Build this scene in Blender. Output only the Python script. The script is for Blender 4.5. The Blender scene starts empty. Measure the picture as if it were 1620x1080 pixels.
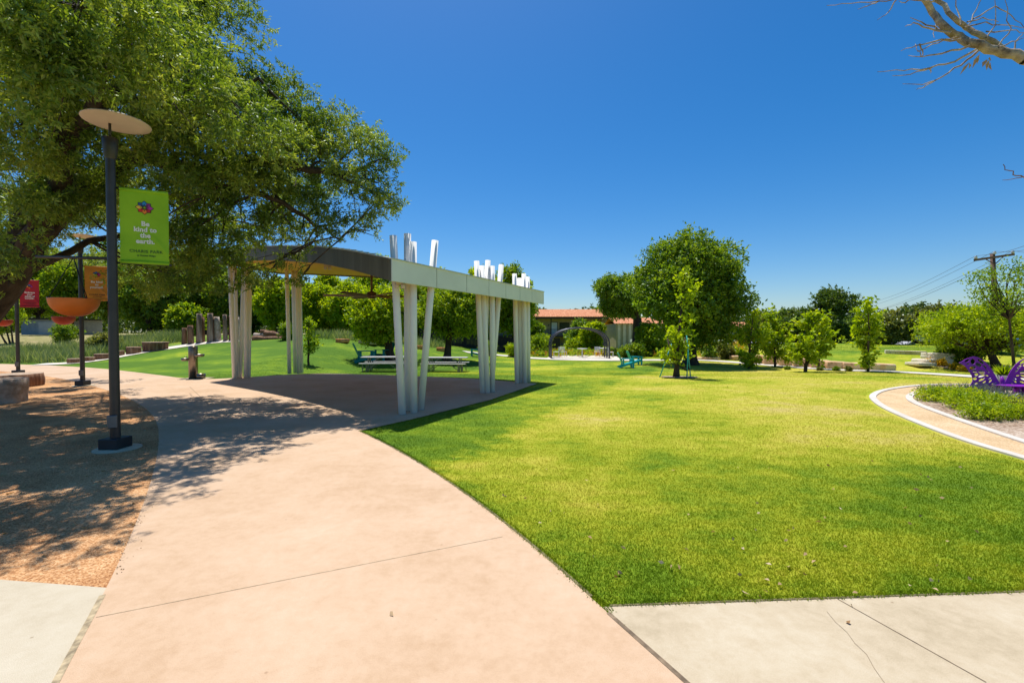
import bpy, bmesh, math, random
import numpy as np
from mathutils import Vector, Matrix

# ------------------------------------------------------------------ scene, camera, light
S = bpy.context.scene
COL = S.collection
R = math.radians
CAMZ, F, HOR = 1.8, 720.0, 525.0
PITCH = math.atan((540 - HOR) / F)
cam = bpy.data.cameras.new('camera')
cam.sensor_width = 36.0
cam.lens = 16.0
cam.clip_start = 0.05
cam.clip_end = 4000
camo = bpy.data.objects.new('camera', cam)
COL.objects.link(camo)
camo.location = (0, 0, CAMZ)
camo.rotation_euler = (R(90) - PITCH, 0, 0)
S.camera = camo

SUNV = Vector((-0.12, 0.30, 1.0)).normalized()
W = bpy.data.worlds.new('World')
S.world = W
W.use_nodes = True
wn = W.node_tree
wn.nodes.clear()
wo = wn.nodes.new('ShaderNodeOutputWorld')
wb = wn.nodes.new('ShaderNodeBackground')
ws = wn.nodes.new('ShaderNodeTexSky')
ws.sky_type = 'NISHITA'
ws.sun_disc = False
ws.sun_elevation = math.asin(SUNV.z)
ws.sun_rotation = math.atan2(SUNV.x, SUNV.y)
ws.altitude = 250
ws.air_density = 1.0
ws.dust_density = 0.9
ws.ozone_density = 6.0
wh = wn.nodes.new('ShaderNodeHueSaturation')
wh.inputs['Saturation'].default_value = 1.36
wb.inputs['Strength'].default_value = 0.095
wn.links.new(ws.outputs['Color'], wh.inputs['Color'])
wn.links.new(wh.outputs['Color'], wb.inputs['Color'])
wn.links.new(wb.outputs['Background'], wo.inputs['Surface'])
sl = bpy.data.lights.new('sun', 'SUN')
sl.energy = 4.2
sl.angle = R(0.53)
sl.color = (1.0, 0.985, 0.95)
so = bpy.data.objects.new('sun', sl)
COL.objects.link(so)
so.rotation_euler = SUNV.to_track_quat('Z', 'Y').to_euler()
so.location = (0, 0, 60)
S.view_settings.view_transform = 'Standard'
S.view_settings.look = 'None'
S.view_settings.gamma = 1.0
S.view_settings.exposure = 0.45
S.cycles.max_bounces = 8
S.cycles.diffuse_bounces = 4
S.cycles.glossy_bounces = 3
S.cycles.transmission_bounces = 5
S.cycles.transparent_max_bounces = 6
S.cycles.use_denoising = True
S.cycles.use_adaptive_sampling = False
S.cycles.sample_clamp_indirect = 4.0
S.cycles.caustics_reflective = False
S.cycles.caustics_refractive = False

# ------------------------------------------------------------------ terrain and photograph geometry
def sstep(t):
    t = np.clip(t, 0, 1)
    return t * t * (3 - 2 * t)

_fx = np.array([-60, -28, -20, -12, -5, 0, 60.0])
_fy = np.array([30, 25.5, 22.3, 19.2, 21.5, 25, 30.0])
_gx = np.array([10, 17, 20.3, 26, 60.0])
_gy = np.array([36, 32.3, 25.5, 23.2, 20.0])

def T(x, y):
    x = np.asarray(x, float); y = np.asarray(y, float)
    y0 = np.interp(x, _fx, _fy)
    mound = 1.5 * sstep((y - y0) / 16.0) * (1 - sstep((x + 14) / 16.0))
    drop = -0.3 * sstep((y - 17) / 8.0) * sstep((x + 12) / 4.0)
    yf = np.interp(x, _gx, _gy)
    hill = 0.8 * sstep((y - yf) / 7.0) * sstep((x - 14) / 4.0)
    return mound + drop + hill

def ray(px, py):
    u = (px - 810) / F
    v = (540 - py) / F
    return Vector((u, math.cos(PITCH) + v * math.sin(PITCH), -math.sin(PITCH) + v * math.cos(PITCH)))

def G(px, py, z=0.0):
    d = ray(px, py)
    t = (z - CAMZ) / d.z
    return Vector((d.x * t, d.y * t, z))

def P(px, py, depth):
    d = ray(px, py)
    t = depth / d.y
    return Vector((d.x * t, d.y * t, CAMZ + d.z * t))

def Gt(px, py):
    d = ray(px, py)
    ts = np.arange(2, 160, 0.05)
    zz = CAMZ + d.z * ts - T(d.x * ts, d.y * ts)
    k = np.where(zz <= 0)[0]
    t = ts[k[0]] if len(k) else 60.0
    x, y = d.x * t, d.y * t
    return Vector((x, y, float(T(x, y))))

def onT(x, y, dz=0.0):
    return Vector((x, y, float(T(x, y)) + dz))

# ------------------------------------------------------------------ materials
def new_mat(name):
    m = bpy.data.materials.new(name)
    m.use_nodes = True
    m.node_tree.nodes.clear()
    return m, m.node_tree

def N(nt, typ, **kw):
    n = nt.nodes.new(typ)
    for k, v in kw.items():
        if k in n.inputs:
            n.inputs[k].default_value = v
        else:
            setattr(n, k, v)
    return n

def c4(c):
    return (c[0], c[1], c[2], 1.0)

def ramp(nt, stops):
    r = nt.nodes.new('ShaderNodeValToRGB')
    el = r.color_ramp.elements
    while len(el) < len(stops):
        el.new(0.5)
    for e, (p, c) in zip(el, stops):
        e.position = p
        e.color = c4(c)
    return r

def surf(name, stops, scale=4.0, rough=0.8, bump=0.0, bscale=None, stretch=None, metallic=0.0, detail=6.0, spec=0.3, fine=0.0, fscale=120.0, coat=0.0, bdist=0.02):
    """procedural surface: colour ramp over noise in object space, with bump"""
    m, nt = new_mat(name)
    out = N(nt, 'ShaderNodeOutputMaterial')
    b = N(nt, 'ShaderNodeBsdfPrincipled', Roughness=rough, Metallic=metallic)
    b.inputs['Specular IOR Level'].default_value = spec
    b.inputs['Coat Weight'].default_value = coat
    tc = N(nt, 'ShaderNodeTexCoord')
    vec = tc.outputs['Object']
    if stretch:
        mp = N(nt, 'ShaderNodeMapping')
        mp.inputs['Scale'].default_value = stretch
        nt.links.new(vec, mp.inputs['Vector'])
        vec = mp.outputs['Vector']
    n1 = N(nt, 'ShaderNodeTexNoise', Scale=scale, Detail=detail, Roughness=0.6)
    nt.links.new(vec, n1.inputs['Vector'])
    r = ramp(nt, stops)
    nt.links.new(n1.outputs['Fac'], r.inputs['Fac'])
    col = r.outputs['Color']
    if fine > 0:
        n2 = N(nt, 'ShaderNodeTexNoise', Scale=fscale, Detail=3.0)
        nt.links.new(vec, n2.inputs['Vector'])
        rr = ramp(nt, [(0.3, (1 - fine,) * 3), (0.7, (1 + fine,) * 3)])
        nt.links.new(n2.outputs['Fac'], rr.inputs['Fac'])
        mx = N(nt, 'ShaderNodeMix', data_type='RGBA', blend_type='MULTIPLY')
        mx.inputs[0].default_value = 1.0
        nt.links.new(col, mx.inputs[6]); nt.links.new(rr.outputs['Color'], mx.inputs[7])
        col = mx.outputs[2]
    nt.links.new(col, b.inputs['Base Color'])
    if bump > 0:
        n3 = N(nt, 'ShaderNodeTexNoise', Scale=bscale or scale * 4, Detail=8.0)
        nt.links.new(vec, n3.inputs['Vector'])
        bp = N(nt, 'ShaderNodeBump', Strength=bump, Distance=bdist)
        nt.links.new(n3.outputs['Fac'], bp.inputs['Height'])
        nt.links.new(bp.outputs['Normal'], b.inputs['Normal'])
    nt.links.new(b.outputs['BSDF'], out.inputs['Surface'])
    return m

def plain(name, c, rough=0.5, metallic=0.0, var=0.12, scale=3.0, spec=0.4, bump=0.0, bscale=30):
    a = tuple(max(0, x * (1 - var)) for x in c)
    d = tuple(min(1, x * (1 + var)) for x in c)
    return surf(name, [(0.35, a), (0.65, d)], scale=scale, rough=rough, metallic=metallic, spec=spec, bump=bump, bscale=bscale)

def leafmat(name, dark, mid, light, transl=0.4, gloss=0.06, grough=0.4, nscale=0.6):
    m, nt = new_mat(name)
    out = N(nt, 'ShaderNodeOutputMaterial')
    geo = N(nt, 'ShaderNodeNewGeometry')
    r = ramp(nt, [(0.0, dark), (0.5, mid), (1.0, light)])
    no = N(nt, 'ShaderNodeTexNoise', Scale=nscale, Detail=2.0)
    nt.links.new(geo.outputs['Position'], no.inputs['Vector'])
    ma = N(nt, 'ShaderNodeMath', operation='MULTIPLY_ADD')
    ma.inputs[1].default_value = 0.55
    sb = N(nt, 'ShaderNodeMath', operation='MULTIPLY_ADD')
    sb.inputs[1].default_value = 1.5
    sb.inputs[2].default_value = -0.52
    nt.links.new(no.outputs['Fac'], sb.inputs[0])
    nt.links.new(geo.outputs['Random Per Island'], ma.inputs[0])
    nt.links.new(sb.outputs[0], ma.inputs[2])
    nt.links.new(ma.outputs[0], r.inputs['Fac'])
    df = N(nt, 'ShaderNodeBsdfDiffuse')
    tr = N(nt, 'ShaderNodeBsdfTranslucent')
    gl = N(nt, 'ShaderNodeBsdfGlossy', Roughness=grough)
    gl.inputs['Color'].default_value = (0.9, 0.95, 0.9, 1)
    hs = N(nt, 'ShaderNodeMix', data_type='RGBA', blend_type='MULTIPLY')
    hs.inputs[0].default_value = 1.0
    hs.inputs[7].default_value = (1.35, 1.25, 0.5, 1)
    nt.links.new(r.outputs['Color'], df.inputs['Color'])
    nt.links.new(r.outputs['Color'], hs.inputs[6])
    nt.links.new(hs.outputs[2], tr.inputs['Color'])
    m1 = N(nt, 'ShaderNodeMixShader'); m1.inputs[0].default_value = transl
    m2 = N(nt, 'ShaderNodeMixShader'); m2.inputs[0].default_value = gloss
    nt.links.new(df.outputs[0], m1.inputs[1]); nt.links.new(tr.outputs[0], m1.inputs[2])
    nt.links.new(m1.outputs[0], m2.inputs[1]); nt.links.new(gl.outputs[0], m2.inputs[2])
    nt.links.new(m2.outputs[0], out.inputs['Surface'])
    return m

def grass_colour(nt):
    """turf colour from world position: green with yellowed and worn patches, dry grass on the far left hill"""
    geo = N(nt, 'ShaderNodeNewGeometry')
    pos = geo.outputs['Position']
    mp = N(nt, 'ShaderNodeMapping')
    mp.inputs['Scale'].default_value = (0.7, 1.0, 0.0)
    nt.links.new(pos, mp.inputs['Vector'])
    big = N(nt, 'ShaderNodeTexNoise', Scale=0.30, Detail=3.0, Roughness=0.55)
    med = N(nt, 'ShaderNodeTexNoise', Scale=2.2, Detail=5.0, Roughness=0.7)
    fin = N(nt, 'ShaderNodeTexNoise', Scale=55.0, Detail=4.0, Roughness=0.8)
    for n in (big, med, fin):
        nt.links.new(mp.outputs[0], n.inputs['Vector'])
    a = N(nt, 'ShaderNodeMath', operation='MULTIPLY_ADD'); a.inputs[1].default_value = 1.0
    nt.links.new(big.outputs['Fac'], a.inputs[0])
    b = N(nt, 'ShaderNodeMath', operation='MULTIPLY_ADD'); b.inputs[1].default_value = 0.55; b.inputs[2].default_value = -0.42
    nt.links.new(med.outputs['Fac'], b.inputs[0])
    c = N(nt, 'ShaderNodeMath', operation='MULTIPLY_ADD'); c.inputs[1].default_value = 0.34
    nt.links.new(fin.outputs['Fac'], c.inputs[0]); nt.links.new(b.outputs[0], c.inputs[2])
    nt.links.new(c.outputs[0], a.inputs[2])
    # yellower in the middle of the lawn, greener near its front edge and on the mound
    sep = N(nt, 'ShaderNodeSeparateXYZ'); nt.links.new(pos, sep.inputs[0])
    mid = N(nt, 'ShaderNodeMapRange'); mid.inputs[1].default_value = 3.0; mid.inputs[2].default_value = 7.5
    mid.inputs[3].default_value = -0.12; mid.inputs[4].default_value = 0.07
    nt.links.new(sep.outputs['Y'], mid.inputs[0])
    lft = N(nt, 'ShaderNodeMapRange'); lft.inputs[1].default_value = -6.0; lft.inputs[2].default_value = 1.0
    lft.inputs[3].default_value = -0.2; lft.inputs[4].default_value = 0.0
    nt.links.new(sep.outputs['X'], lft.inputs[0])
    hx = N(nt, 'ShaderNodeMapRange'); hx.inputs[1].default_value = 17.0; hx.inputs[2].default_value = 21.0
    nt.links.new(sep.outputs['X'], hx.inputs[0])
    hy = N(nt, 'ShaderNodeMapRange'); hy.inputs[1].default_value = 26.0; hy.inputs[2].default_value = 30.0
    nt.links.new(sep.outputs['Y'], hy.inputs[0])
    hm = N(nt, 'ShaderNodeMath', operation='MULTIPLY'); nt.links.new(hx.outputs[0], hm.inputs[0]); nt.links.new(hy.outputs[0], hm.inputs[1])
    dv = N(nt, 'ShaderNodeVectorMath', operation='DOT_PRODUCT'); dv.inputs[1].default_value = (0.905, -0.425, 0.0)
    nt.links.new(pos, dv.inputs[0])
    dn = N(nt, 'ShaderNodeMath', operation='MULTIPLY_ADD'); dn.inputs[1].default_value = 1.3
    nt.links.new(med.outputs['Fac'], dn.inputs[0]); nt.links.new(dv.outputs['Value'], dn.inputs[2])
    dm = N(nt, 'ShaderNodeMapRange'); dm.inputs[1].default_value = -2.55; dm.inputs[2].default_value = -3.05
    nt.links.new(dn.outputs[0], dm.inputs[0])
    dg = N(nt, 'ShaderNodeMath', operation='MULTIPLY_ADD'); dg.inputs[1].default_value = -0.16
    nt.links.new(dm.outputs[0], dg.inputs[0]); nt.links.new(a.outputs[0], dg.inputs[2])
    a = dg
    hk = N(nt, 'ShaderNodeMath', operation='MULTIPLY_ADD'); hk.inputs[1].default_value = -0.2
    nt.links.new(hm.outputs[0], hk.inputs[0]); nt.links.new(a.outputs[0], hk.inputs[2])
    a = hk
    ad = N(nt, 'ShaderNodeMath', operation='ADD'); nt.links.new(mid.outputs[0], ad.inputs[0]); nt.links.new(lft.outputs[0], ad.inputs[1])
    ad2 = N(nt, 'ShaderNodeMath', operation='ADD'); nt.links.new(ad.outputs[0], ad2.inputs[0]); nt.links.new(a.outputs[0], ad2.inputs[1])
    r = ramp(nt, GRASS_STOPS)
    nt.links.new(ad2.outputs[0], r.inputs['Fac'])
    # dry hill
    dr1 = N(nt, 'ShaderNodeMapRange'); dr1.inputs[1].default_value = -24; dr1.inputs[2].default_value = -30
    nt.links.new(sep.outputs['X'], dr1.inputs[0])
    dr2 = N(nt, 'ShaderNodeMapRange'); dr2.inputs[1].default_value = 29; dr2.inputs[2].default_value = 33
    nt.links.new(sep.outputs['Y'], dr2.inputs[0])
    mm = N(nt, 'ShaderNodeMath', operation='MULTIPLY'); nt.links.new(dr1.outputs[0], mm.inputs[0]); nt.links.new(dr2.outputs[0], mm.inputs[1])
    dcol = ramp(nt, [(0.35, (0.16, 0.17, 0.045)), (0.5, (0.30, 0.26, 0.10)), (0.65, (0.38, 0.29, 0.16))])
    nt.links.new(med.outputs['Fac'], dcol.inputs['Fac'])
    mx = N(nt, 'ShaderNodeMix', data_type='RGBA')
    nt.links.new(mm.outputs[0], mx.inputs[0]); nt.links.new(r.outputs['Color'], mx.inputs[6]); nt.links.new(dcol.outputs['Color'], mx.inputs[7])
    return mx.outputs[2], fin.outputs['Fac'], med.outputs['Fac']

GRASS_STOPS = [(0.20, (0.075, 0.155, 0.008)), (0.38, (0.155, 0.245, 0.010)), (0.52, (0.33, 0.36, 0.018)), (0.66, (0.48, 0.43, 0.05)), (0.86, (0.55, 0.43, 0.15))]

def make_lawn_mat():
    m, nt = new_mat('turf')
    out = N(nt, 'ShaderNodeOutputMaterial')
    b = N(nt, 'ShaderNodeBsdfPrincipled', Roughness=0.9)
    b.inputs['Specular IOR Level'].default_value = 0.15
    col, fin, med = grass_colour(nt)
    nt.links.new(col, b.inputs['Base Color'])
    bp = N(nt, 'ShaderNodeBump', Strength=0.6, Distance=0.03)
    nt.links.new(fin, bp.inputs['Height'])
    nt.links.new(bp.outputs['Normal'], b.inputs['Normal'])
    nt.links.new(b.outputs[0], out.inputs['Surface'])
    return m

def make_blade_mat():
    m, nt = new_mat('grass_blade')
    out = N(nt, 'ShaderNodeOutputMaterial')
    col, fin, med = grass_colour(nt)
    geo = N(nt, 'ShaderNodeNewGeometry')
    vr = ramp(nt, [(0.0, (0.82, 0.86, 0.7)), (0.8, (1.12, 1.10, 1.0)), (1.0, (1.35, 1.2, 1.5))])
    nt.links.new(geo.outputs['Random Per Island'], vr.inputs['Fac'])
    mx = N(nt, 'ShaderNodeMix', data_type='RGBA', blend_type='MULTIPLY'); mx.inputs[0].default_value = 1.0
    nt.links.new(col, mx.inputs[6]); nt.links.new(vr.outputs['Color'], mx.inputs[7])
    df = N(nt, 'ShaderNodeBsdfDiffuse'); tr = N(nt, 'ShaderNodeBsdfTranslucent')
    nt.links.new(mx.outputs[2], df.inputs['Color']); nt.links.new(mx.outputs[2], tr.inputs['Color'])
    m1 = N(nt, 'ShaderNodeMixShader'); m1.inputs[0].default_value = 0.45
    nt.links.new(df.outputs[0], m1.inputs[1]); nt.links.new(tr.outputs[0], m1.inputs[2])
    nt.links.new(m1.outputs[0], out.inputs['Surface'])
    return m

def concrete_mat(name, c1, c2, c3, speck=0.5):
    m, nt = new_mat(name)
    out = N(nt, 'ShaderNodeOutputMaterial')
    b = N(nt, 'ShaderNodeBsdfPrincipled', Roughness=0.82)
    b.inputs['Specular IOR Level'].default_value = 0.25
    geo = N(nt, 'ShaderNodeNewGeometry')
    pos = geo.outputs['Position']
    n1 = N(nt, 'ShaderNodeTexNoise', Scale=0.9, Detail=7.0, Roughness=0.62)
    n2 = N(nt, 'ShaderNodeTexNoise', Scale=9.0, Detail=8.0, Roughness=0.75)
    n3 = N(nt, 'ShaderNodeTexNoise', Scale=260.0, Detail=2.0)
    vo = N(nt, 'ShaderNodeTexVoronoi', Scale=3.3); vo.inputs['Randomness'].default_value = 1.0
    for n in (n1, n2, n3, vo):
        nt.links.new(pos, n.inputs['Vector'])
    r = ramp(nt, [(0.3, c1), (0.5, c2), (0.68, c3)])
    a = N(nt, 'ShaderNodeMath', operation='MULTIPLY_ADD'); a.inputs[1].default_value = 0.42
    s = N(nt, 'ShaderNodeMath', operation='MULTIPLY_ADD'); s.inputs[1].default_value = 0.72; s.inputs[2].default_value = -0.06
    nt.links.new(n1.outputs['Fac'], s.inputs[0])
    nt.links.new(n2.outputs['Fac'], a.inputs[0]); nt.links.new(s.outputs[0], a.inputs[2])
    nt.links.new(a.outputs[0], r.inputs['Fac'])
    fr = ramp(nt, [(0.3, (0.80, 0.79, 0.77)), (0.7, (1.12, 1.12, 1.12))])
    nt.links.new(n3.outputs['Fac'], fr.inputs['Fac'])
    mx = N(nt, 'ShaderNodeMix', data_type='RGBA', blend_type='MULTIPLY'); mx.inputs[0].default_value = 1.0
    nt.links.new(r.outputs['Color'], mx.inputs[6]); nt.links.new(fr.outputs['Color'], mx.inputs[7])
    # small dark flecks of debris
    vr = ramp(nt, [(0.018, (0.45, 0.36, 0.27)), (0.035, (1, 1, 1))])
    nt.links.new(vo.outputs['Distance'], vr.inputs['Fac'])
    mx2 = N(nt, 'ShaderNodeMix', data_type='RGBA', blend_type='MULTIPLY'); mx2.inputs[0].default_value = speck
    nt.links.new(mx.outputs[2], mx2.inputs[6]); nt.links.new(vr.outputs['Color'], mx2.inputs[7])
    nt.links.new(mx2.outputs[2], b.inputs['Base Color'])
    bp = N(nt, 'ShaderNodeBump', Strength=0.12, Distance=0.01)
    nt.links.new(n3.outputs['Fac'], bp.inputs['Height'])
    nt.links.new(bp.outputs['Normal'], b.inputs['Normal'])
    nt.links.new(b.outputs[0], out.inputs['Surface'])
    return m

def gravel_mat(name, c1, c2, c3, scale=70.0):
    m, nt = new_mat(name)
    out = N(nt, 'ShaderNodeOutputMaterial')
    b = N(nt, 'ShaderNodeBsdfPrincipled', Roughness=0.92)
    b.inputs['Specular IOR Level'].default_value = 0.15
    geo = N(nt, 'ShaderNodeNewGeometry')
    pos = geo.outputs['Position']
    v = N(nt, 'ShaderNodeTexVoronoi', Scale=scale)
    n1 = N(nt, 'ShaderNodeTexNoise', Scale=1.3, Detail=6.0)
    for n in (v, n1):
        nt.links.new(pos, n.inputs['Vector'])
    sp = N(nt, 'ShaderNodeSeparateColor'); nt.links.new(v.outputs['Color'], sp.inputs[0])
    a = N(nt, 'ShaderNodeMath', operation='MULTIPLY_ADD'); a.inputs[1].default_value = 0.6
    s = N(nt, 'ShaderNodeMath', operation='MULTIPLY_ADD'); s.inputs[1].default_value = 0.9; s.inputs[2].default_value = -0.25
    nt.links.new(n1.outputs['Fac'], s.inputs[0])
    nt.links.new(sp.outputs[0], a.inputs[0]); nt.links.new(s.outputs[0], a.inputs[2])
    r = ramp(nt, [(0.1, c1), (0.5, c2), (0.9, c3)])
    nt.links.new(a.outputs[0], r.inputs['Fac'])
    nt.links.new(r.outputs['Color'], b.inputs['Base Color'])
    bp = N(nt, 'ShaderNodeBump', Strength=0.7, Distance=0.012)
    nt.links.new(v.outputs['Distance'], bp.inputs['Height'])
    nt.links.new(bp.outputs['Normal'], b.inputs['Normal'])
    nt.links.new(b.outputs[0], out.inputs['Surface'])
    return m

M = {}
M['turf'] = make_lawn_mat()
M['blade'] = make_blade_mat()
M['path'] = concrete_mat('tan_concrete', (0.46, 0.29, 0.16), (0.565, 0.382, 0.24), (0.61, 0.44, 0.295))
M['walk'] = concrete_mat('pale_concrete', (0.36, 0.28, 0.17), (0.50, 0.40, 0.265), (0.58, 0.49, 0.35), 0.7)
M['walk_left'] = concrete_mat('cream_concrete', (0.43, 0.35, 0.235), (0.52, 0.44, 0.315), (0.57, 0.495, 0.37), 0.6)
M['white_walk'] = concrete_mat('white_concrete', (0.52, 0.46, 0.38), (0.60, 0.54, 0.46), (0.66, 0.61, 0.54), 0.3)
M['joint'] = plain('joint_filler', (0.20, 0.14, 0.085), 0.95, var=0.35, scale=14)
M['soil'] = plain('soil', (0.16, 0.13, 0.06), 0.95, var=0.5, scale=25)
M['seam'] = plain('sand_seam', (0.38, 0.29, 0.17), 0.95, var=0.4, scale=18)
M['granite'] = gravel_mat('decomposed_granite', (0.29, 0.11, 0.038), (0.56, 0.28, 0.115), (0.80, 0.50, 0.26), 85)
M['loop'] = gravel_mat('tan_gravel', (0.46, 0.30, 0.15), (0.60, 0.41, 0.22), (0.72, 0.55, 0.34), 60)
M['mulch'] = gravel_mat('bark_mulch', (0.17, 0.10, 0.06), (0.36, 0.25, 0.17), (0.56, 0.45, 0.34), 28)
M['sand'] = gravel_mat('pale_gravel', (0.52, 0.43, 0.31), (0.68, 0.60, 0.48), (0.76, 0.70, 0.62), 30)
M['bark'] = surf('bark', [(0.3, (0.030, 0.021, 0.015)), (0.6, (0.085, 0.062, 0.046)), (0.8, (0.15, 0.12, 0.095))], scale=5, rough=0.95, bump=0.9, bscale=14, stretch=(1, 1, 0.25), bdist=0.05)
M['pale_bark'] = surf('pale_bark', [(0.35, (0.13, 0.09, 0.06)), (0.5, (0.36, 0.27, 0.19)), (0.7, (0.58, 0.48, 0.36))], scale=9, rough=0.85, bump=0.5, bscale=40)
M['twig'] = plain('twig', (0.26, 0.15, 0.12), 0.8, var=0.3, scale=20)
M['oak_leaf'] = leafmat('oak_leaf', (0.045, 0.110, 0.008), (0.19, 0.29, 0.022), (0.48, 0.54, 0.08), 0.46, 0.055, 0.5, 0.9)
M['bright_leaf'] = leafmat('bright_leaf', (0.07, 0.16, 0.006), (0.22, 0.34, 0.010), (0.46, 0.54, 0.02), 0.52, 0.02, 0.5, 1.4)
M['mid_leaf'] = leafmat('mid_leaf', (0.05, 0.13, 0.006), (0.17, 0.28, 0.012), (0.34, 0.43, 0.025), 0.5, 0.03, 0.5, 0.9)
M['dark_leaf'] = leafmat('dark_leaf', (0.028, 0.065, 0.008), (0.09, 0.155, 0.018), (0.21, 0.27, 0.035), 0.42, 0.03)
M['lime_leaf'] = leafmat('lime_leaf', (0.17, 0.29, 0.004), (0.30, 0.42, 0.006), (0.55, 0.60, 0.015), 0.55, 0.02, 0.5, 2.0)
M['olive_leaf'] = leafmat('olive_leaf', (0.07, 0.10, 0.018), (0.18, 0.205, 0.04), (0.32, 0.33, 0.09), 0.45, 0.03)
M['grey_leaf'] = leafmat('grey_leaf', (0.08, 0.10, 0.08), (0.19, 0.22, 0.19), (0.34, 0.37, 0.36), 0.25, 0.04)
M['feather'] = leafmat('feather_grass', (0.10, 0.16, 0.06), (0.22, 0.30, 0.12), (0.42, 0.45, 0.25), 0.4, 0.03)
M['yellow_flower'] = leafmat('yellow_flower', (0.30, 0.28, 0.01), (0.70, 0.42, 0.01), (0.85, 0.62, 0.03), 0.3, 0.02)
M['red_flower'] = leafmat('red_flower', (0.20, 0.09, 0.02), (0.45, 0.17, 0.05), (0.6, 0.33, 0.1), 0.3, 0.02)
M['dead_leaf'] = leafmat('dead_leaf', (0.28, 0.15, 0.06), (0.50, 0.33, 0.17), (0.70, 0.58, 0.40), 0.2, 0.03)
M['white_paint'] = plain('white_paint', (0.90, 0.855, 0.785), 0.6, var=0.03, scale=0.6, spec=0.3)
M['sage_panel'] = plain('sage_panel', (0.74, 0.76, 0.68), 0.5, var=0.05, scale=1.2)
M['bronze_panel'] = surf('bronze_panel', [(0.3, (0.10, 0.09, 0.065)), (0.6, (0.16, 0.15, 0.115)), (0.75, (0.24, 0.24, 0.20))], scale=3, rough=0.5, stretch=(1, 1, 0.12), metallic=0.2)
M['roof_metal'] = plain('roof_metal', (0.55, 0.55, 0.52), 0.4, 0.3)
M['cedar'] = surf('cedar_boards', [(0.3, (0.52, 0.25, 0.06)), (0.5, (0.70, 0.37, 0.09)), (0.7, (0.80, 0.47, 0.14))], scale=4, rough=0.6, stretch=(0.4, 6, 1))
M['fan_metal'] = plain('fan_metal', (0.16, 0.09, 0.06), 0.5, 0.4)
M['fan_blade'] = plain('fan_blade', (0.30, 0.22, 0.17), 0.5, 0.1)
M['lamp_metal'] = plain('dark_painted_steel', (0.050, 0.044, 0.042), 0.38, 0.3, var=0.2, spec=0.5)
M['lamp_base'] = plain('base_cover', (0.018, 0.020, 0.024), 0.5, 0.0, var=0.3)
M['lamp_disc'] = plain('cream_disc', (0.66, 0.52, 0.43), 0.5, var=0.05)
M['steel'] = surf('brushed_steel', [(0.3, (0.16, 0.12, 0.095)), (0.7, (0.34, 0.29, 0.24))], scale=6, rough=0.32, metallic=0.9, stretch=(1, 1, 30))
M['galv'] = plain('galvanised_steel', (0.20, 0.20, 0.20), 0.45, 0.6, var=0.15)
M['table_grey'] = plain('table_grey', (0.46, 0.44, 0.42), 0.5, var=0.08)
M['turquoise'] = plain('turquoise_plastic', (0.0, 0.42, 0.46), 0.45, var=0.1)
M['deep_teal'] = plain('teal_plastic', (0.0, 0.26, 0.30), 0.5, var=0.1)
M['stake'] = plain('turquoise_stake', (0.05, 0.42, 0.40), 0.5)
M['strap'] = plain('black_strap', (0.012, 0.012, 0.014), 0.7)
M['arch_metal'] = plain('arch_metal', (0.06, 0.06, 0.075), 0.4, 0.3, var=0.2)
M['purple'] = plain('purple_powder_coat', (0.21, 0.010, 0.33), 0.5, 0.0, var=0.15, spec=0.25)
M['limestone'] = surf('limestone', [(0.3, (0.50, 0.25, 0.11)), (0.5, (0.68, 0.44, 0.25)), (0.68, (0.76, 0.62, 0.43))], scale=1.6, rough=0.9, bump=0.8, bscale=7, bdist=0.06)
M['pale_stone'] = surf('pale_stone', [(0.3, (0.50, 0.40, 0.28)), (0.5, (0.66, 0.57, 0.43)), (0.7, (0.74, 0.68, 0.57))], scale=1.3, rough=0.9, bump=0.8, bscale=7, bdist=0.06)
M['orange_rock'] = surf('orange_rock', [(0.3, (0.38, 0.12, 0.04)), (0.5, (0.58, 0.23, 0.08)), (0.75, (0.66, 0.42, 0.24))], scale=2, rough=0.9, bump=0.8, bscale=7, bdist=0.06)
M['log_side'] = surf('weathered_wood', [(0.3, (0.10, 0.055, 0.032)), (0.5, (0.26, 0.17, 0.115)), (0.72, (0.44, 0.34, 0.26))], scale=7, rough=0.9, bump=0.9, bscale=12, stretch=(1, 1, 0.12), bdist=0.04)
M['log_red'] = surf('red_wood', [(0.3, (0.10, 0.045, 0.02)), (0.5, (0.22, 0.11, 0.06)), (0.72, (0.36, 0.22, 0.13))], scale=7, rough=0.9, bump=0.9, bscale=12, stretch=(1, 1, 0.12), bdist=0.04)
M['log_end'] = surf('cut_wood', [(0.3, (0.30, 0.19, 0.11)), (0.7, (0.52, 0.39, 0.27))], scale=12, rough=0.85, bump=0.3)
M['driftwood'] = surf('driftwood', [(0.3, (0.24, 0.16, 0.10)), (0.5, (0.42, 0.32, 0.24)), (0.7, (0.58, 0.49, 0.40))], scale=5, rough=0.9, bump=0.6, bscale=20)
M['tile'] = surf('clay_tile', [(0.3, (0.34, 0.11, 0.045)), (0.5, (0.54, 0.21, 0.09)), (0.7, (0.66, 0.34, 0.18))], scale=3.0, rough=0.85)
M['stucco'] = plain('tan_siding', (0.36, 0.30, 0.19), 0.85, var=0.1)
M['stucco_light'] = plain('pale_siding', (0.40, 0.31, 0.21), 0.85, var=0.1)
M['siding_strip'] = plain('cream_siding', (0.62, 0.52, 0.40), 0.85, var=0.08)
M['door_blue'] = plain('pale_door', (0.60, 0.64, 0.72), 0.5)
M['dark_wood'] = plain('dark_wood', (0.035, 0.026, 0.022), 0.8, var=0.3, scale=6)
M['fence_dark'] = surf('dark_fence_boards', [(0.35, (0.018, 0.015, 0.014)), (0.65, (0.05, 0.04, 0.036))], scale=4, rough=0.9, stretch=(8, 8, 0.6))
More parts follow.
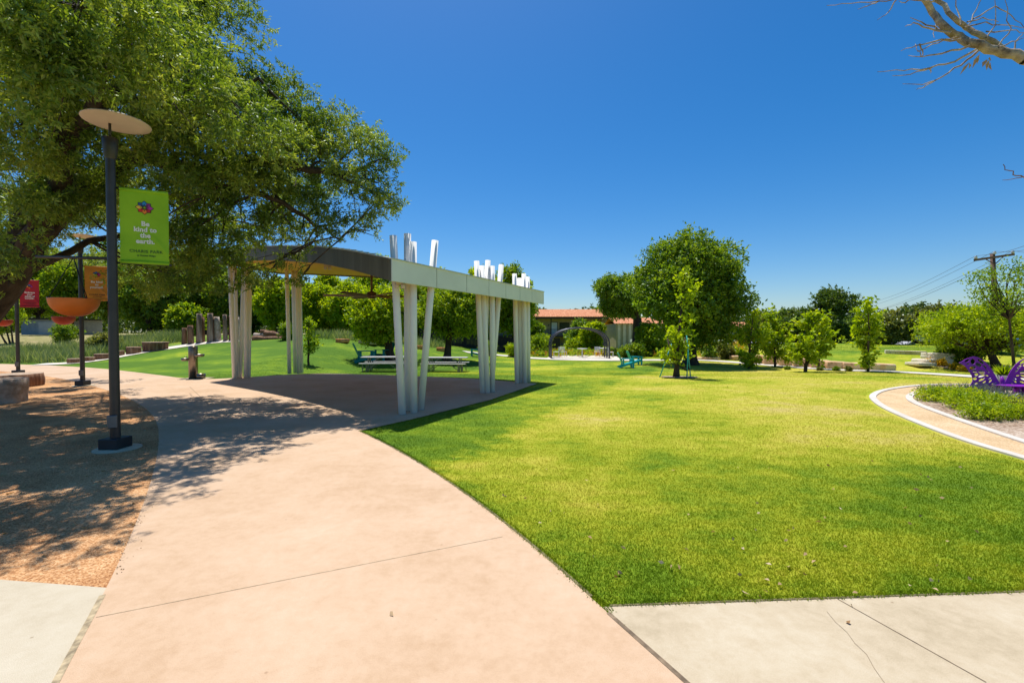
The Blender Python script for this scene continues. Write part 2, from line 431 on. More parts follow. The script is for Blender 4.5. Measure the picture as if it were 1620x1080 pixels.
M['fence_grey'] = surf('grey_fence_boards', [(0.35, (0.24, 0.25, 0.26)), (0.65, (0.38, 0.39, 0.40))], scale=4, rough=0.9, stretch=(8, 8, 0.6))
M['white_wall'] = plain('white_fascia', (0.72, 0.72, 0.70), 0.6, var=0.05)
M['grey_wall'] = plain('grey_wall', (0.34, 0.34, 0.34), 0.8)
M['roof_grey'] = plain('flat_roof', (0.36, 0.37, 0.42), 0.8)
M['pole_wood'] = surf('pole_wood', [(0.3, (0.10, 0.055, 0.04)), (0.7, (0.20, 0.12, 0.085))], scale=5, rough=0.9, stretch=(3, 3, 0.2), bump=0.3)
M['wire'] = plain('wire', (0.10, 0.10, 0.11), 0.6)
M['porcelain'] = plain('insulator', (0.62, 0.62, 0.64), 0.3)
M['car_blue'] = plain('blue_car_paint', (0.01, 0.07, 0.30), 0.25, spec=0.6)
M['car_white'] = plain('white_car_paint', (0.7, 0.7, 0.7), 0.25, spec=0.6)
M['glass'] = plain('dark_glass', (0.03, 0.035, 0.04), 0.08, spec=0.7)
M['tyre'] = plain('tyre', (0.02, 0.02, 0.02), 0.9)
M['banner_green'] = surf('green_banner', [(0.35, (0.26, 0.48, 0.012)), (0.65, (0.32, 0.55, 0.018))], scale=2.5, rough=0.6)
M['banner_orange'] = plain('orange_banner', (0.62, 0.25, 0.022), 0.6)
M['banner_red'] = plain('red_banner', (0.40, 0.012, 0.025), 0.6)
M['ink_white'] = plain('white_ink', (0.80, 0.78, 0.70), 0.6, var=0.02)
M['ink_dark'] = plain('dark_ink', (0.05, 0.12, 0.02), 0.6, var=0.02)
M['ink_black'] = plain('black_ink', (0.012, 0.014, 0.02), 0.6, var=0.02)
for k, c in {'blue': (0.02, 0.22, 0.55), 'magenta': (0.45, 0.03, 0.35), 'red': (0.62, 0.03, 0.02), 'orange': (0.85, 0.22, 0.02), 'amber': (0.85, 0.50, 0.05), 'navy': (0.03, 0.08, 0.25), 'plum': (0.25, 0.03, 0.2), 'brick': (0.45, 0.02, 0.03)}.items():
    M['em_' + k] = plain(k + '_ink', c, 0.6, var=0.02)
M['bowl_orange'] = plain('orange_bowl', (0.72, 0.16, 0.018), 0.45, var=0.12)
M['bowl_red'] = plain('dark_red_bowl', (0.34, 0.035, 0.018), 0.5, var=0.12)
M['pot'] = plain('grey_pot', (0.25, 0.23, 0.22), 0.8)

# ------------------------------------------------------------------ mesh helpers
class MB:
    def __init__(self):
        self.v = []; self.f = []; self.m = []; self.s = []
    def add(self, vs, fs, mi=0, smooth=False):
        o = len(self.v)
        self.v += [tuple(p) for p in vs]
        for f in fs:
            self.f.append(tuple(i + o for i in f)); self.m.append(mi); self.s.append(smooth)
        return self
    def box(self, c, s, rz=0.0, mi=0, mat=None, taper=1.0):
        hx, hy, hz = s[0] / 2, s[1] / 2, s[2] / 2
        cs, sn = math.cos(rz), math.sin(rz)
        vs = []
        for z, k in ((-hz, 1.0), (hz, taper)):
            for x, y in ((-hx, -hy), (hx, -hy), (hx, hy), (-hx, hy)):
                x *= k; y *= k
                p = Vector((x * cs - y * sn, x * sn + y * cs, z))
                if mat is not None:
                    p = mat @ p
                vs.append((p[0] + c[0], p[1] + c[1], p[2] + c[2]))
        return self.add(vs, [(3, 2, 1, 0), (4, 5, 6, 7), (0, 1, 5, 4), (1, 2, 6, 5), (2, 3, 7, 6), (3, 0, 4, 7)], mi)
    def beam(self, a, b, w, h, mi=0):
        a = Vector(a); b = Vector(b); d = b - a
        L = d.length
        q = d.to_track_quat('X', 'Z').to_matrix()
        return self.box((a + b) / 2, (L, w, h), 0, mi, q)
    def tube(self, pts, rad, n=10, mi=0, cap=True, smooth=True):
        pts = [Vector(p) for p in pts]
        if not hasattr(rad, '__len__'):
            rad = [rad] * len(pts)
        vs = []; fs = []
        up = None
        for i, p in enumerate(pts):
            d = (pts[min(i + 1, len(pts) - 1)] - pts[max(i - 1, 0)]).normalized()
            if up is None:
                up = Vector((0, 0, 1)) if abs(d.z) < 0.9 else Vector((1, 0, 0))
            a = d.cross(up)
            if a.length < 1e-4:
                a = d.cross(Vector((0.3, 1, 0.2)))
            a.normalize()
            b = a.cross(d).normalized()
            up = b
            for k in range(n):
                t = 2 * math.pi * k / n
                vs.append(p + (a * math.cos(t) + b * math.sin(t)) * rad[i])
        for i in range(len(pts) - 1):
            for k in range(n):
                k2 = (k + 1) % n
                fs.append((i * n + k, i * n + k2, (i + 1) * n + k2, (i + 1) * n + k))
        self.add(vs, fs, mi, smooth)
        if cap:
            o = len(self.v) - len(vs)
            self.f.append(tuple(range(o + n - 1, o - 1, -1))); self.m.append(mi); self.s.append(False)
            e = o + (len(pts) - 1) * n
            self.f.append(tuple(range(e, e + n))); self.m.append(mi); self.s.append(False)
        return self
    def lathe(self, prof, c=(0, 0, 0), n=24, mi=0, smooth=True, closed=False):
        vs = []; fs = []
        for r, z in prof:
            for k in range(n):
                t = 2 * math.pi * k / n
                vs.append((c[0] + r * math.cos(t), c[1] + r * math.sin(t), c[2] + z))
        m = len(prof)
        for i in range(m if closed else m - 1):
            j = (i + 1) % m
            for k in range(n):
                k2 = (k + 1) % n
                fs.append((i * n + k, i * n + k2, j * n + k2, j * n + k))
        return self.add(vs, fs, mi, smooth)
    def build(self, name, mats, parent=None, loc=None, bevel=0.0):
        me = bpy.data.meshes.new(name)
        me.from_pydata(self.v, [], self.f)
        if not isinstance(mats, (list, tuple)):
            mats = [mats]
        for m in mats:
            me.materials.append(m)
        me.polygons.foreach_set('material_index', self.m)
        me.polygons.foreach_set('use_smooth', self.s)
        me.update()
        o = bpy.data.objects.new(name, me)
        COL.objects.link(o)
        if parent is not None:
            o.parent = parent
        if loc is not None:
            o.location = loc
        if bevel > 0:
            b = o.modifiers.new('bevel', 'BEVEL'); b.width = bevel; b.segments = 2; b.limit_method = 'ANGLE'
        return o

def tag(o, label=None, cat=None, group=None, kind=None):
    if label: o['label'] = label
    if cat: o['category'] = cat
    if group: o['group'] = group
    if kind: o['kind'] = kind
    return o

def empty(name, loc=(0, 0, 0), label=None, cat=None, group=None, rz=0.0):
    o = bpy.data.objects.new(name, None)
    o.empty_display_size = 0.2
    COL.objects.link(o)
    o.location = loc
    o.rotation_euler = (0, 0, rz)
    return tag(o, label, cat, group)

def copy_tree(o, parent=None):
    c = o.copy(); COL.objects.link(c)
    if parent is not None:
        c.parent = parent
    for ch in list(o.children):
        copy_tree(ch, c)
    return c

def np_mesh(name, verts, nper, mat, parent=None, loc=None, smooth=False):
    """verts (K*nper,3): K separate polygons of nper corners"""
    K = len(verts) // nper
    me = bpy.data.meshes.new(name)
    me.vertices.add(K * nper)
    me.vertices.foreach_set('co', np.ascontiguousarray(verts, dtype=np.float32).ravel())
    me.loops.add(K * nper)
    me.loops.foreach_set('vertex_index', np.arange(K * nper, dtype=np.int32))
    me.polygons.add(K)
    me.polygons.foreach_set('loop_start', np.arange(0, K * nper, nper, dtype=np.int32))
    mats = mat if isinstance(mat, (list, tuple)) else [mat]
    for m in mats:
        me.materials.append(m)
    me.update(calc_edges=True)
    o = bpy.data.objects.new(name, me)
    COL.objects.link(o)
    if parent is not None: o.parent = parent
    if loc is not None: o.location = loc
    return o

def unit(a):
    return a / np.maximum(np.linalg.norm(a, axis=1, keepdims=True), 1e-6)

def leaves_from_twigs(rng, p, a, m, tl, ll, lw, droop=0.2, spread=0.9):
    """m leaves along each twig (start p, axis a, length tl); leaf diamonds ll x lw. returns (K*4,3)"""
    n = len(p)
    k = n * m
    j = np.tile((np.arange(m) + 0.5) / m, n)
    pp = np.repeat(p, m, 0) + np.repeat(a, m, 0) * (j * tl)[:, None] * np.repeat(rng.uniform(0.7, 1.3, n), m)[:, None]
    pp += rng.normal(0, tl * 0.12, (k, 3))
    d = np.repeat(a, m, 0) * 0.5 + unit(rng.normal(0, 1, (k, 3))) * spread
    d[:, 2] -= droop
    d = unit(d)
    nn = rng.normal(0, 0.8, (k, 3)); nn[:, 2] += 0.45
    s = unit(np.cross(d, nn))
    up = unit(np.cross(s, d))
    L = ll * rng.uniform(0.65, 1.3, (k, 1)); Wd = lw * rng.uniform(0.7, 1.25, (k, 1)) * 0.5
    v = np.empty((k, 4, 3))
    v[:, 0] = pp
    v[:, 1] = pp + d * L * 0.45 + s * Wd + up * Wd * 0.35
    v[:, 2] = pp + d * L - up * L * 0.12
    v[:, 3] = pp + d * L * 0.45 - s * Wd + up * Wd * 0.35
    return v.reshape(-1, 3)

def twigs_in_lobes(rng, lobes, n, shell=0.5, upbias=0.15):
    L = np.array(lobes, float)
    w = (L[:, 3] * L[:, 4] + L[:, 4] * L[:, 5] + L[:, 3] * L[:, 5]); w /= w.sum()
    idx = rng.choice(len(L), n, p=w)
    d = rng.normal(0, 1, (n, 3)); d[:, 2] += upbias
    d = unit(d)
    r = shell + (1 - shell) * np.sqrt(rng.uniform(0, 1, n))
    r *= 1 + 0.14 * rng.normal(0, 1, n).clip(-1.5, 1.8)
    p = L[idx, :3] + d * L[idx, 3:6] * r[:, None]
    a = unit(d + 0.6 * rng.normal(0, 1, (n, 3)))
    return p, a

def limb(mb, rng, a, b, r0, r1, sag=0.08, n=6, seg=7):
    a = Vector(a); b = Vector(b)
    L = (b - a).length
    pts = []
    off = Vector(rng.normal(0, 1, 3)) * L * sag
    for i in range(seg + 1):
        t = i / seg
        q = a.lerp(b, t) + off * math.sin(t * math.pi) + Vector(rng.normal(0, 1, 3)) * L * 0.012 * math.sin(t * math.pi)
        q.z += 0.12 * L * math.sin(t * math.pi) * 0.5
        pts.append(q)
    mb.tube(pts, [r0 + (r1 - r0) * i / seg for i in range(seg + 1)], n, cap=False)
    return pts

def auto_lobes(rng, c, rad, n, k=0.42, flat=0.8):
    out = []
    for i in range(n):
        d = unit(rng.normal(0, 1, (1, 3)))[0]
        r = 0.74 * rng.uniform(0.3, 1) ** 0.42
        p = np.array(c) + d * np.array(rad) * r
        s = np.mean(rad) * k * rng.uniform(0.7, 1.25)
        out.append((p[0], p[1], p[2], s, s, s * flat))
    return out

def tree(name, label, base, crown_c, crown_r, mat, cat='tree', group=None, n_tw=1500, m=8, tl=0.35, ll=0.18, lw=0.10, seed=1, nl=14, trunk_r=0.18, k=0.42, lobes=None, bark='bark', fork=None, shell=0.45, lean=(0, 0), droop=0.2, trunks=1):
    """one tree: a tapered trunk with limbs, and a crown of leaf-sized faces. base world; crown centre/radii relative to base"""
    rng = np.random.default_rng(seed)
    root = empty(name, base, label, cat, group)
    lb = lobes or auto_lobes(rng, crown_c, crown_r, nl, k)
    top = Vector((crown_c[0] * 0.6 + lean[0], crown_c[1] * 0.6 + lean[1], fork if fork else max(0.4, crown_c[2] - crown_r[2] * 0.75)))
    tb = MB()
    for q in range(trunks):
        o = Vector((0, 0, 0)) if trunks == 1 else Vector((math.cos(q * 2.2) * 0.25, math.sin(q * 2.2) * 0.2, 0))
        tp = top + o * 2
        r = trunk_r if trunks == 1 else trunk_r * 0.6
        tb.tube([o + Vector((0, 0, -0.1)), o + Vector((0, 0, 0.05)), o + (tp - o) * 0.25 + Vector((0, 0, 0.0)), o.lerp(tp, 0.6), tp], [r * 1.7, r * 1.35, r, r * 0.85, r * 0.75], 9, cap=False)
        for i, l in enumerate(lb):
            if i % trunks == q:
                limb(tb, rng, tp - (tp - o) * 0.03, l[:3], r * 0.5, max(0.012, r * 0.10), 0.07, 5, 5)
    tb.build('trunk', M[bark], root)
    p, a = twigs_in_lobes(rng, lb, n_tw, shell)
    z0 = 0.12
    p = p[p[:, 2] > z0]; a = a[:len(p)]
    np_mesh('crown', leaves_from_twigs(rng, p, a, m, tl, ll, lw, droop), 4, M[mat], root)
    return root

# ------------------------------------------------------------------ polygons on the ground
def in_poly(x, y, poly):
    x = np.asarray(x); y = np.asarray(y)
    ins = np.zeros(x.shape, bool)
    n = len(poly)
    for i in range(n):
        x1, y1 = poly[i][0], poly[i][1]; x2, y2 = poly[(i + 1) % n][0], poly[(i + 1) % n][1]
        if y1 == y2: continue
        c = ((y1 > y) != (y2 > y)) & (x < (x2 - x1) * (y - y1) / (y2 - y1) + x1)
        ins ^= c
    return ins

def smooth_line(pts, it=2, closed=False):
    pts = [Vector((p[0], p[1])) for p in pts]
    for _ in range(it):
        out = []
        n = len(pts)
        rng_ = range(n if closed else n - 1)
        if not closed: out.append(pts[0])
        for i in rng_:
            a, b = pts[i], pts[(i + 1) % n]
            out.append(a.lerp(b, 0.25)); out.append(a.lerp(b, 0.75))
        if not closed: out.append(pts[-1])
        pts = out
    return pts

def sheet(name, poly, mat, dz, thick=0.0, sub=0.0, flat_z=None):
    """filled ground polygon laid dz above the terrain"""
    bm = bmesh.new()
    vs = [bm.verts.new((p[0], p[1], 0)) for p in poly]
    es = [bm.edges.new((vs[i], vs[(i + 1) % len(vs)])) for i in range(len(vs))]
    bmesh.ops.triangle_fill(bm, use_beauty=True, use_dissolve=False, edges=es)
    if sub > 0:
        for _ in range(8):
            long_e = [e for e in bm.edges if e.calc_length() > sub]
            if not long_e: break
            bmesh.ops.subdivide_edges(bm, edges=long_e, cuts=1)
            bmesh.ops.triangulate(bm, faces=[f for f in bm.faces if len(f.verts) > 3])
    for v in bm.verts:
        v.co.z = dz + (float(T(v.co.x, v.co.y)) if flat_z is None else flat_z)
    bmesh.ops.recalc_face_normals(bm, faces=bm.faces)
    for f in bm.faces:
        if f.normal.z < 0: f.normal_flip()
    if thick > 0:
        r = bmesh.ops.extrude_edge_only(bm, edges=[e for e in bm.edges if e.is_boundary])
        for v in r['geom']:
            if isinstance(v, bmesh.types.BMVert): v.co.z -= thick
    me = bpy.data.meshes.new(name)
    bm.to_mesh(me); bm.free()
    me.materials.append(mat)
    o = bpy.data.objects.new(name, me)
    COL.objects.link(o)
    return tag(o, kind='structure')

def strip(name, line, width, mat, dz, height=0.0, step=0.4, side=0.0):
    """band of given width along a ground line; side shifts it; height>0 makes a raised kerb"""
    pts = [Vector((p[0], p[1])) for p in line]
    res = [pts[0]]
    for a, b in zip(pts[:-1], pts[1:]):
        n = max(1, int((b - a).length / step))
        for i in range(1, n + 1):
            res.append(a.lerp(b, i / n))
    mb = MB(); vs = []; fs = []
    for i, p in enumerate(res):
        d = (res[min(i + 1, len(res) - 1)] - res[max(i - 1, 0)]).normalized()
        nrm = Vector((-d.y, d.x))
        w = width if not callable(width) else width(p)
        l = p + nrm * (w / 2 + side); r = p - nrm * (w / 2 - side)
        zl = float(T(l.x, l.y)); zr = float(T(r.x, r.y))
        if height > 0:
            vs += [(l.x, l.y, zl - 0.05), (l.x, l.y, zl + height), (r.x, r.y, zr + height), (r.x, r.y, zr - 0.05)]
        else:
            vs += [(l.x, l.y, zl + dz), (r.x, r.y, zr + dz)]
    k = 4 if height > 0 else 2
    for i in range(len(res) - 1):
        if k == 2:
            fs.append((2 * i, 2 * i + 1, 2 * i + 3, 2 * i + 2))
        else:
            for q in range(3):
                fs.append((4 * i + q, 4 * i + q + 1, 4 * i + q + 5, 4 * i + q + 4))
    mb.add(vs, fs)
    return tag(mb.build(name, mat), kind='structure')

def gp(pts):
    return [Vector(G(*p).xy) for p in pts]

def gtp(pts):
    return [Vector(Gt(*p).xy) for p in pts]

# ------------------------------------------------------------------ the ground
def axis_steps(a, b, lo, hi, fine, far):
    inner = np.arange(lo, hi + 1e-6, fine)
    k1 = np.geomspace(1, far, 18) - 1
    left = lo - (k1[1:] / k1[-1]) * (lo - a)
    right = hi + (k1[1:] / k1[-1]) * (b - hi)
    return np.concatenate([left[::-1], inner, right])
xs = axis_steps(-900, 900, -60, 60, 0.75, 60)
ys = axis_steps(-60, 1800, -6, 62, 0.75, 60)
XX, YY = np.meshgrid(xs, ys)
ZZ = T(XX, YY)
nx, ny = len(xs), len(ys)
mb = MB()
vv = np.stack([XX, YY, ZZ], -1).reshape(-1, 3)
ff = [(j * nx + i, j * nx + i + 1, (j + 1) * nx + i + 1, (j + 1) * nx + i) for j in range(ny - 1) for i in range(nx - 1)]
mb.add(vv, ff, 0, True)
tag(mb.build('lawn', M['turf']), kind='structure')

left_edge = gp([(60, 1140), (88, 1080), (170, 930), (215, 830), (240, 760), (252, 705), (250, 668), (232, 646), (200, 628), (160, 614), (110, 601), (60, 593), (0, 587), (-120, 580)])
right_edge = gp([(1140, 1130), (1085, 1080), (950, 960), (850, 870), (750, 790), (660, 730), (600, 697), (568, 682)])
slab_front = gp([(650, 664), (775, 633), (850, 607)])
back_edge = gp([(750, 599), (640, 594), (500, 590), (430, 594), (360, 599), (300, 600), (250, 593), (165, 583), (85, 578), (0, 575.5), (-120, 572)])
le = smooth_line(left_edge, 2); re_ = smooth_line(right_edge, 2); be = smooth_line(back_edge, 2)
bottom_l = Vector((le[0].x, -1.5)); bottom_r = Vector((re_[0].x + 0.9, -1.5))
path_poly = [bottom_l] + le + [le[-1] + Vector((-30, 1))] + [be[-1] + Vector((-30, 1))] + be[::-1] + slab_front[::-1] + re_[::-1] + [bottom_r]
sheet('path', path_poly, M['path'], 0.008, thick=0.10, flat_z=0.0)

mulch_poly = [Vector(G(0, 917).xy) + Vector((-4, 0.16)), Vector(G(0, 917).xy), Vector(G(170, 930).xy)] + le[6:] + [le[-1] + Vector((-12, 0.4)), Vector((-40, 12)), Vector((-30, 3.4))]
k0 = min(range(len(le)), key=lambda i: (le[i] - Vector(G(170, 930).xy)).length)
mulch_poly = [Vector((-30, 3.75)), Vector(G(0, 917).xy), Vector(G(170, 930).xy)] + le[k0 + 1:] + [Vector((-40, 18))]
sheet('granite_ground', mulch_poly, M['granite'], 0.004, sub=3.0)
lw_poly = [Vector(G(170, 930).xy), Vector(G(0, 917).xy), Vector((-30, 3.75)), Vector((-30, -2)), Vector((G(88, 1080).x + 0.75, -2))] + [p for p in le[:k0]][1:]
lw_poly = [Vector(G(170, 930).xy), Vector(G(0, 917).xy), Vector((-30, 3.75)), Vector((-30, -1.5)), bottom_l] + le[:k0]
sheet('pavement', lw_poly, M['walk_left'], 0.004)
k1 = min(range(len(re_)), key=lambda i: (re_[i] - Vector(G(950, 960).xy)).length)
rw_a = Vector(G(953, 960).xy); rw_b = Vector(G(1620, 937).xy)
rdir = (rw_b - rw_a).normalized()
rw_poly = re_[:k1] + [rw_a, rw_a + rdir * 30, Vector((30, -1.5)), bottom_r]
sheet('pavement', rw_poly, M['walk'], 0.004)
# joints: seams beside the path and the saw cut across it, and one across the right pavement
strip('pavement_seam', [bottom_l + Vector((-0.02, 0))] + le[:k0 + 1], 0.035, M['seam'], 0.0105, side=0.0)
strip('pavement_seam', [bottom_r + Vector((0.02, 0))] + re_[:k1 + 1], 0.028, M['joint'], 0.0105)
strip('soil_edge', re_[k1 + 1:] + slab_front, 0.024, M['soil'], 0.0100, side=-0.012)
strip('soil_edge', [rw_a + rdir * 0.05, rw_a + rdir * 12], 0.018, M['soil'], 0.0075, side=0.008)
strip('path_joint', gp([(152, 978), (795, 850)]), 0.0045, M['seam'], 0.0105)
strip('path_joint', gp([(1325, 948), (1560, 1080)]), 0.006, M['joint'], 0.0065)
strip('path_joint', gp([(300, 612), (330, 640)]), 0.01, M['joint'], 0.0105)
j1 = G(252, 690); j2 = G(560, 640)

crk = gp([(1308, 968), (1322, 985), (1340, 1001), (1352, 1018), (1371, 1036), (1383, 1058), (1402, 1085)])
strip('pavement_crack', crk, 0.0022, M['joint'], 0.0065, step=0.1)
rg = np.random.default_rng(41)
ml = le[k0 + 1:]
mp_ = np.array([(q.x, q.y) for q in ml]); L_ = np.linalg.norm(mp_[1:] - mp_[:-1], axis=1); near = L_ / (1 + mp_[:-1, 1] ** 2); near /= near.sum()
sg = rg.choice(len(L_), 420, p=near); tt = rg.uniform(0, 1, (420, 1))
q = mp_[sg] * (1 - tt) + mp_[sg + 1] * tt
dd = unit(mp_[sg + 1] - mp_[sg]); nn_ = np.stack([dd[:, 1], -dd[:, 0]], 1)
q = q + nn_ * (np.abs(rg.normal(0, 0.045, (420, 1))) - 0.02)
g3 = np.stack([q[:, 0], q[:, 1], np.full(420, 0.011)], 1); ga = rg.normal(0, 1, (420, 3)); ga[:, 2] = 0.15
tag(np_mesh('loose_gravel', leaves_from_twigs(rg, g3, unit(ga), 1, 0.001, 0.012, 0.010, 0.0, 0.1), 4, M['loop']), 'loose granite grit spilled from the tree bed onto the path edge', 'gravel', kind='stuff')
lf = np.stack([rg.uniform(-9, -2.6, 500), rg.uniform(3.6, 12, 500), np.full(500, 0.012)], 1)
lf = lf[in_poly(lf[:, 0], lf[:, 1], mulch_poly)]
la_ = rg.normal(0, 1, lf.shape); la_[:, 2] = 0.1
tag(np_mesh('fallen_leaves', leaves_from_twigs(rg, lf, unit(la_), 1, 0.001, 0.05, 0.022, 0.0, 0.05), 4, M['dead_leaf']), 'dry leaf litter on the granite bed under the oak', 'leaves', kind='stuff')

# the gravel loop with its white kerbs and the mulched bed inside it
outer = [Vector((6.2, 2.6)), Vector((6.45, 3.6))] + gp([(1760, 772), (1690, 747), (1620, 725), (1560, 708), (1500, 688), (1440, 664), (1400, 646), (1383, 634), (1379, 626), (1395, 618), (1430, 612), (1470, 609), (1510, 608.3), (1560, 609), (1640, 612), (1760, 618)]) + [Vector((22, 12.2)), Vector((27, 11.0))]
inner = [Vector((7.35, 2.4)), Vector((7.6, 3.6))] + gp([(1760, 746), (1690, 722), (1620, 700), (1560, 680), (1500, 659), (1455, 642), (1437, 632), (1440, 624.5), (1465, 617.5), (1500, 613.8), (1540, 612.5), (1600, 614.3), (1640, 616), (1760, 622)]) + [Vector((22, 11.0)), Vector((26.5, 9.8))]
outer = smooth_line(outer, 2); inner = smooth_line(inner, 2)
def dense(l, st):
    o = [l[0]]
    for a, b in zip(l[:-1], l[1:]):
        n = max(1, int((b - a).length / st))
        o += [a.lerp(b, (i + 1) / n) for i in range(n)]
    return o
outer = dense(outer, 0.12)
sheet('gravel_path', outer + inner[::-1], M['loop'], 0.006)
sheet('mulch_bed', inner + [Vector((25, 6)), Vector((16, 2.2))], M['mulch'], 0.010)
strip('kerb', outer, 0.15, M['white_walk'], 0, height=0.03, step=0.3)
strip('kerb', inner, 0.15, M['white_walk'], 0, height=0.035, step=0.3)

# far white path, the plaza under the arch, the sandy path over the mound
far_line = smooth_line(gtp([(735, 556.5), (790, 561.5), (850, 567), (905, 569.5), (960, 570), (1060, 569.5), (1110, 569.5), (1180, 574.5), (1260, 581.5), (1330, 586), (1420, 588), (1480, 592), (1540, 596.5), (1640, 603), (1800, 613)]), 2)
strip('far_path', far_line, lambda p: 1.7 if p.x < 12 else 1.25, M['white_walk'], 0.03, step=0.5)
plaza = smooth_line(gtp([(862, 568), (872, 563.5), (920, 562), (975, 563), (990, 569), (960, 571), (905, 570.5)]), 2, True)
sheet('plaza', plaza, M['sand'], 0.036, sub=1.0)
mound_line = smooth_line(gtp([(60, 577), (105, 575.5), (150, 570), (190, 563), (230, 556), (260, 552), (300, 546), (330, 542), (365, 539.5), (400, 538)]), 2)
strip('mound_path', mound_line, 1.5, M['sand'], 0.035, step=0.4)
bed = smooth_line(gtp([(1452, 577), (1475, 574), (1500, 574), (1560, 578), (1640, 580), (1640, 592), (1560, 591), (1500, 582)]), 1, True)
sheet('mulch_bed', bed, M['mulch'], 0.03, sub=1.0)

# ------------------------------------------------------------------ grass blades (uncountable)
rng = np.random.default_rng(7)
def blades(n, y0, y1, power, h, w):
    d = y0 * (y1 / y0) ** rng.uniform(0, 1, n)
    u = rng.uniform(-1.2, 1.2, n) * np.where(rng.uniform(0, 1, n) < 0.3, 2.4, 1.0)
    x = u * d; y = d
    ok = ~in_poly(x, y, path_poly) & ~in_poly(x, y, rw_poly) & ~in_poly(x, y, lw_poly) & ~in_poly(x, y, mulch_poly) & ~in_poly(x, y, outer + [Vector((30, 8)), Vector((20, 2.0))]) & (x > -13)
    oc = np.array([(p.x, p.y) for p in outer])
    for q in oc[::1]:
        ok &= (x - q[0]) ** 2 + (y - q[1]) ** 2 > 0.16 ** 2
    x = x[ok]; y = y[ok]; d = d[ok]
    n = len(x)
    z = T(x, y)
    ang = rng.uniform(0, 2 * np.pi, n)
    sc = (1 + 0.05 * d) * rng.uniform(0.6, 1.3, n)
    hw = w * sc * 0.5; hh = h * rng.uniform(0.5, 1.25, n) * (1 + 0.012 * d)
    lean = rng.normal(0, 0.55, (n, 2)) * hh[:, None]
    v = np.empty((n, 3, 3))
    v[:, 0] = np.stack([x - np.cos(ang) * hw, y - np.sin(ang) * hw, z], 1)
    v[:, 1] = np.stack([x + np.cos(ang) * hw, y + np.sin(ang) * hw, z], 1)
    v[:, 2] = np.stack([x + lean[:, 0], y + lean[:, 1], z + hh], 1)
    return v.reshape(-1, 3)
gv = np.concatenate([blades(1250000, 2.7, 46, 2, 0.019, 0.0046)])
g = np_mesh('grass', gv, 3, M['blade'])
tag(g, 'short clipped green and straw coloured grass of the park lawn', 'grass', kind='stuff')
# ragged edge of turf leaning over the concrete
def edge_blades(line, n, side):
    pts = np.array([(p.x, p.y) for p in line])
    seg = rng.integers(0, len(pts) - 1, n); t = rng.uniform(0, 1, n)[:, None]
    L = np.linalg.norm(pts[1:] - pts[:-1], axis=1); seg = rng.choice(len(L), n, p=L / L.sum())
    p = pts[seg] * (1 - t) + pts[seg + 1] * t
    d = unit(pts[seg + 1] - pts[seg]); nr = np.stack([-d[:, 1], d[:, 0]], 1) * side
    p = p + nr * rng.uniform(-0.01, 0.06, (n, 1))
    hh = 0.027 * rng.uniform(0.4, 1.2, n); ang = rng.uniform(0, 6.28, n); w = 0.004
    tip = p - nr * (rng.uniform(-0.2, 0.9, (n, 1)) * hh[:, None]) + rng.normal(0, 0.008, (n, 2))
    v = np.empty((n, 3, 3))
    v[:, 0] = np.stack([p[:, 0] - np.cos(ang) * w, p[:, 1] - np.sin(ang) * w, np.zeros(n)], 1)
    v[:, 1] = np.stack([p[:, 0] + np.cos(ang) * w, p[:, 1] + np.sin(ang) * w, np.zeros(n)], 1)
    v[:, 2] = np.stack([tip[:, 0], tip[:, 1], hh], 1)
    return v.reshape(-1, 3)
ev = np.concatenate([edge_blades(re_[k1:], 4000, -1), edge_blades([rw_a, rw_a + rdir * 7], 2500, 1), edge_blades([re_[-1]] + slab_front, 2500, -1)])
tag(np_mesh('edge_grass', ev, 3, M['blade']), 'longer grass fringe leaning over the concrete edges', 'grass', kind='stuff')

# fallen leaves on lawn and concrete
n = 170
px = rng.uniform(300, 1620, n); py = 700 + 300 * rng.uniform(0, 1, n) ** 0.7
pp = np.array([tuple(G(a, b, 0.03)) for a, b in zip(px, py)])
onp = in_poly(pp[:, 0], pp[:, 1], path_poly) | in_poly(pp[:, 0], pp[:, 1], rw_poly)
keep = ~onp | (rng.uniform(0, 1, n) < 0.055)
pp[onp, 2] = 0.014
pp = pp[keep]
aa = unit(np.stack([rng.normal(0, 1, len(pp)), rng.normal(0, 1, len(pp)), rng.normal(0, 0.08, len(pp))], 1))
lv = leaves_from_twigs(rng, pp, aa, 1, 0.001, 0.045, 0.026, 0.0, 0.05)
tag(np_mesh('fallen_leaves', lv, 4, M['dead_leaf']), 'dry brown fallen leaves scattered over lawn and path', 'leaves', kind='stuff')

# ------------------------------------------------------------------ pavilion
R0 = Vector((-2.42, 9.15)); R1 = Vector((1.15, 16.75))
sdir = Vector((-0.905, 0.425))
_zs = np.array([-1, 0, 2, 4, 6.7, 8.4, 11.4, 13.5]); _zv = np.array([3.0, 3.24, 3.70, 4.10, 4.48, 4.66, 4.84, 4.88])
def roof_z(x, y):
    s = (x - R0.x) * sdir.x + (y - R0.y) * sdir.y
    return float(np.interp(s, _zs, _zv))
def bez(a, b, c, n):
    return [(a * (1 - t) ** 2 + b * 2 * t * (1 - t) + c * t * t) for t in [i / n for i in range(n + 1)]]
L0 = Vector((-11.3, 17.6)); L1 = Vector((-10.6, 20.9))
front = [Vector(p) for p in bez(R0, Vector((-5.3, 13.2)), L0, 28)]
leftside = [L0.lerp(L1, i / 5) for i in range(6)]
back = [Vector(p) for p in bez(L1, Vector((-3.2, 20.9)), R1, 28)]
rightside = [R1.lerp(R0, i / 12) for i in range(13)]
outline = front + leftside[1:] + back[1:] + rightside[1:-1]
pav = empty('park_pavilion', (0, 0, 0), 'white columned pavilion with curved roof over the shaded slab', 'pavilion')
TH = 0.42
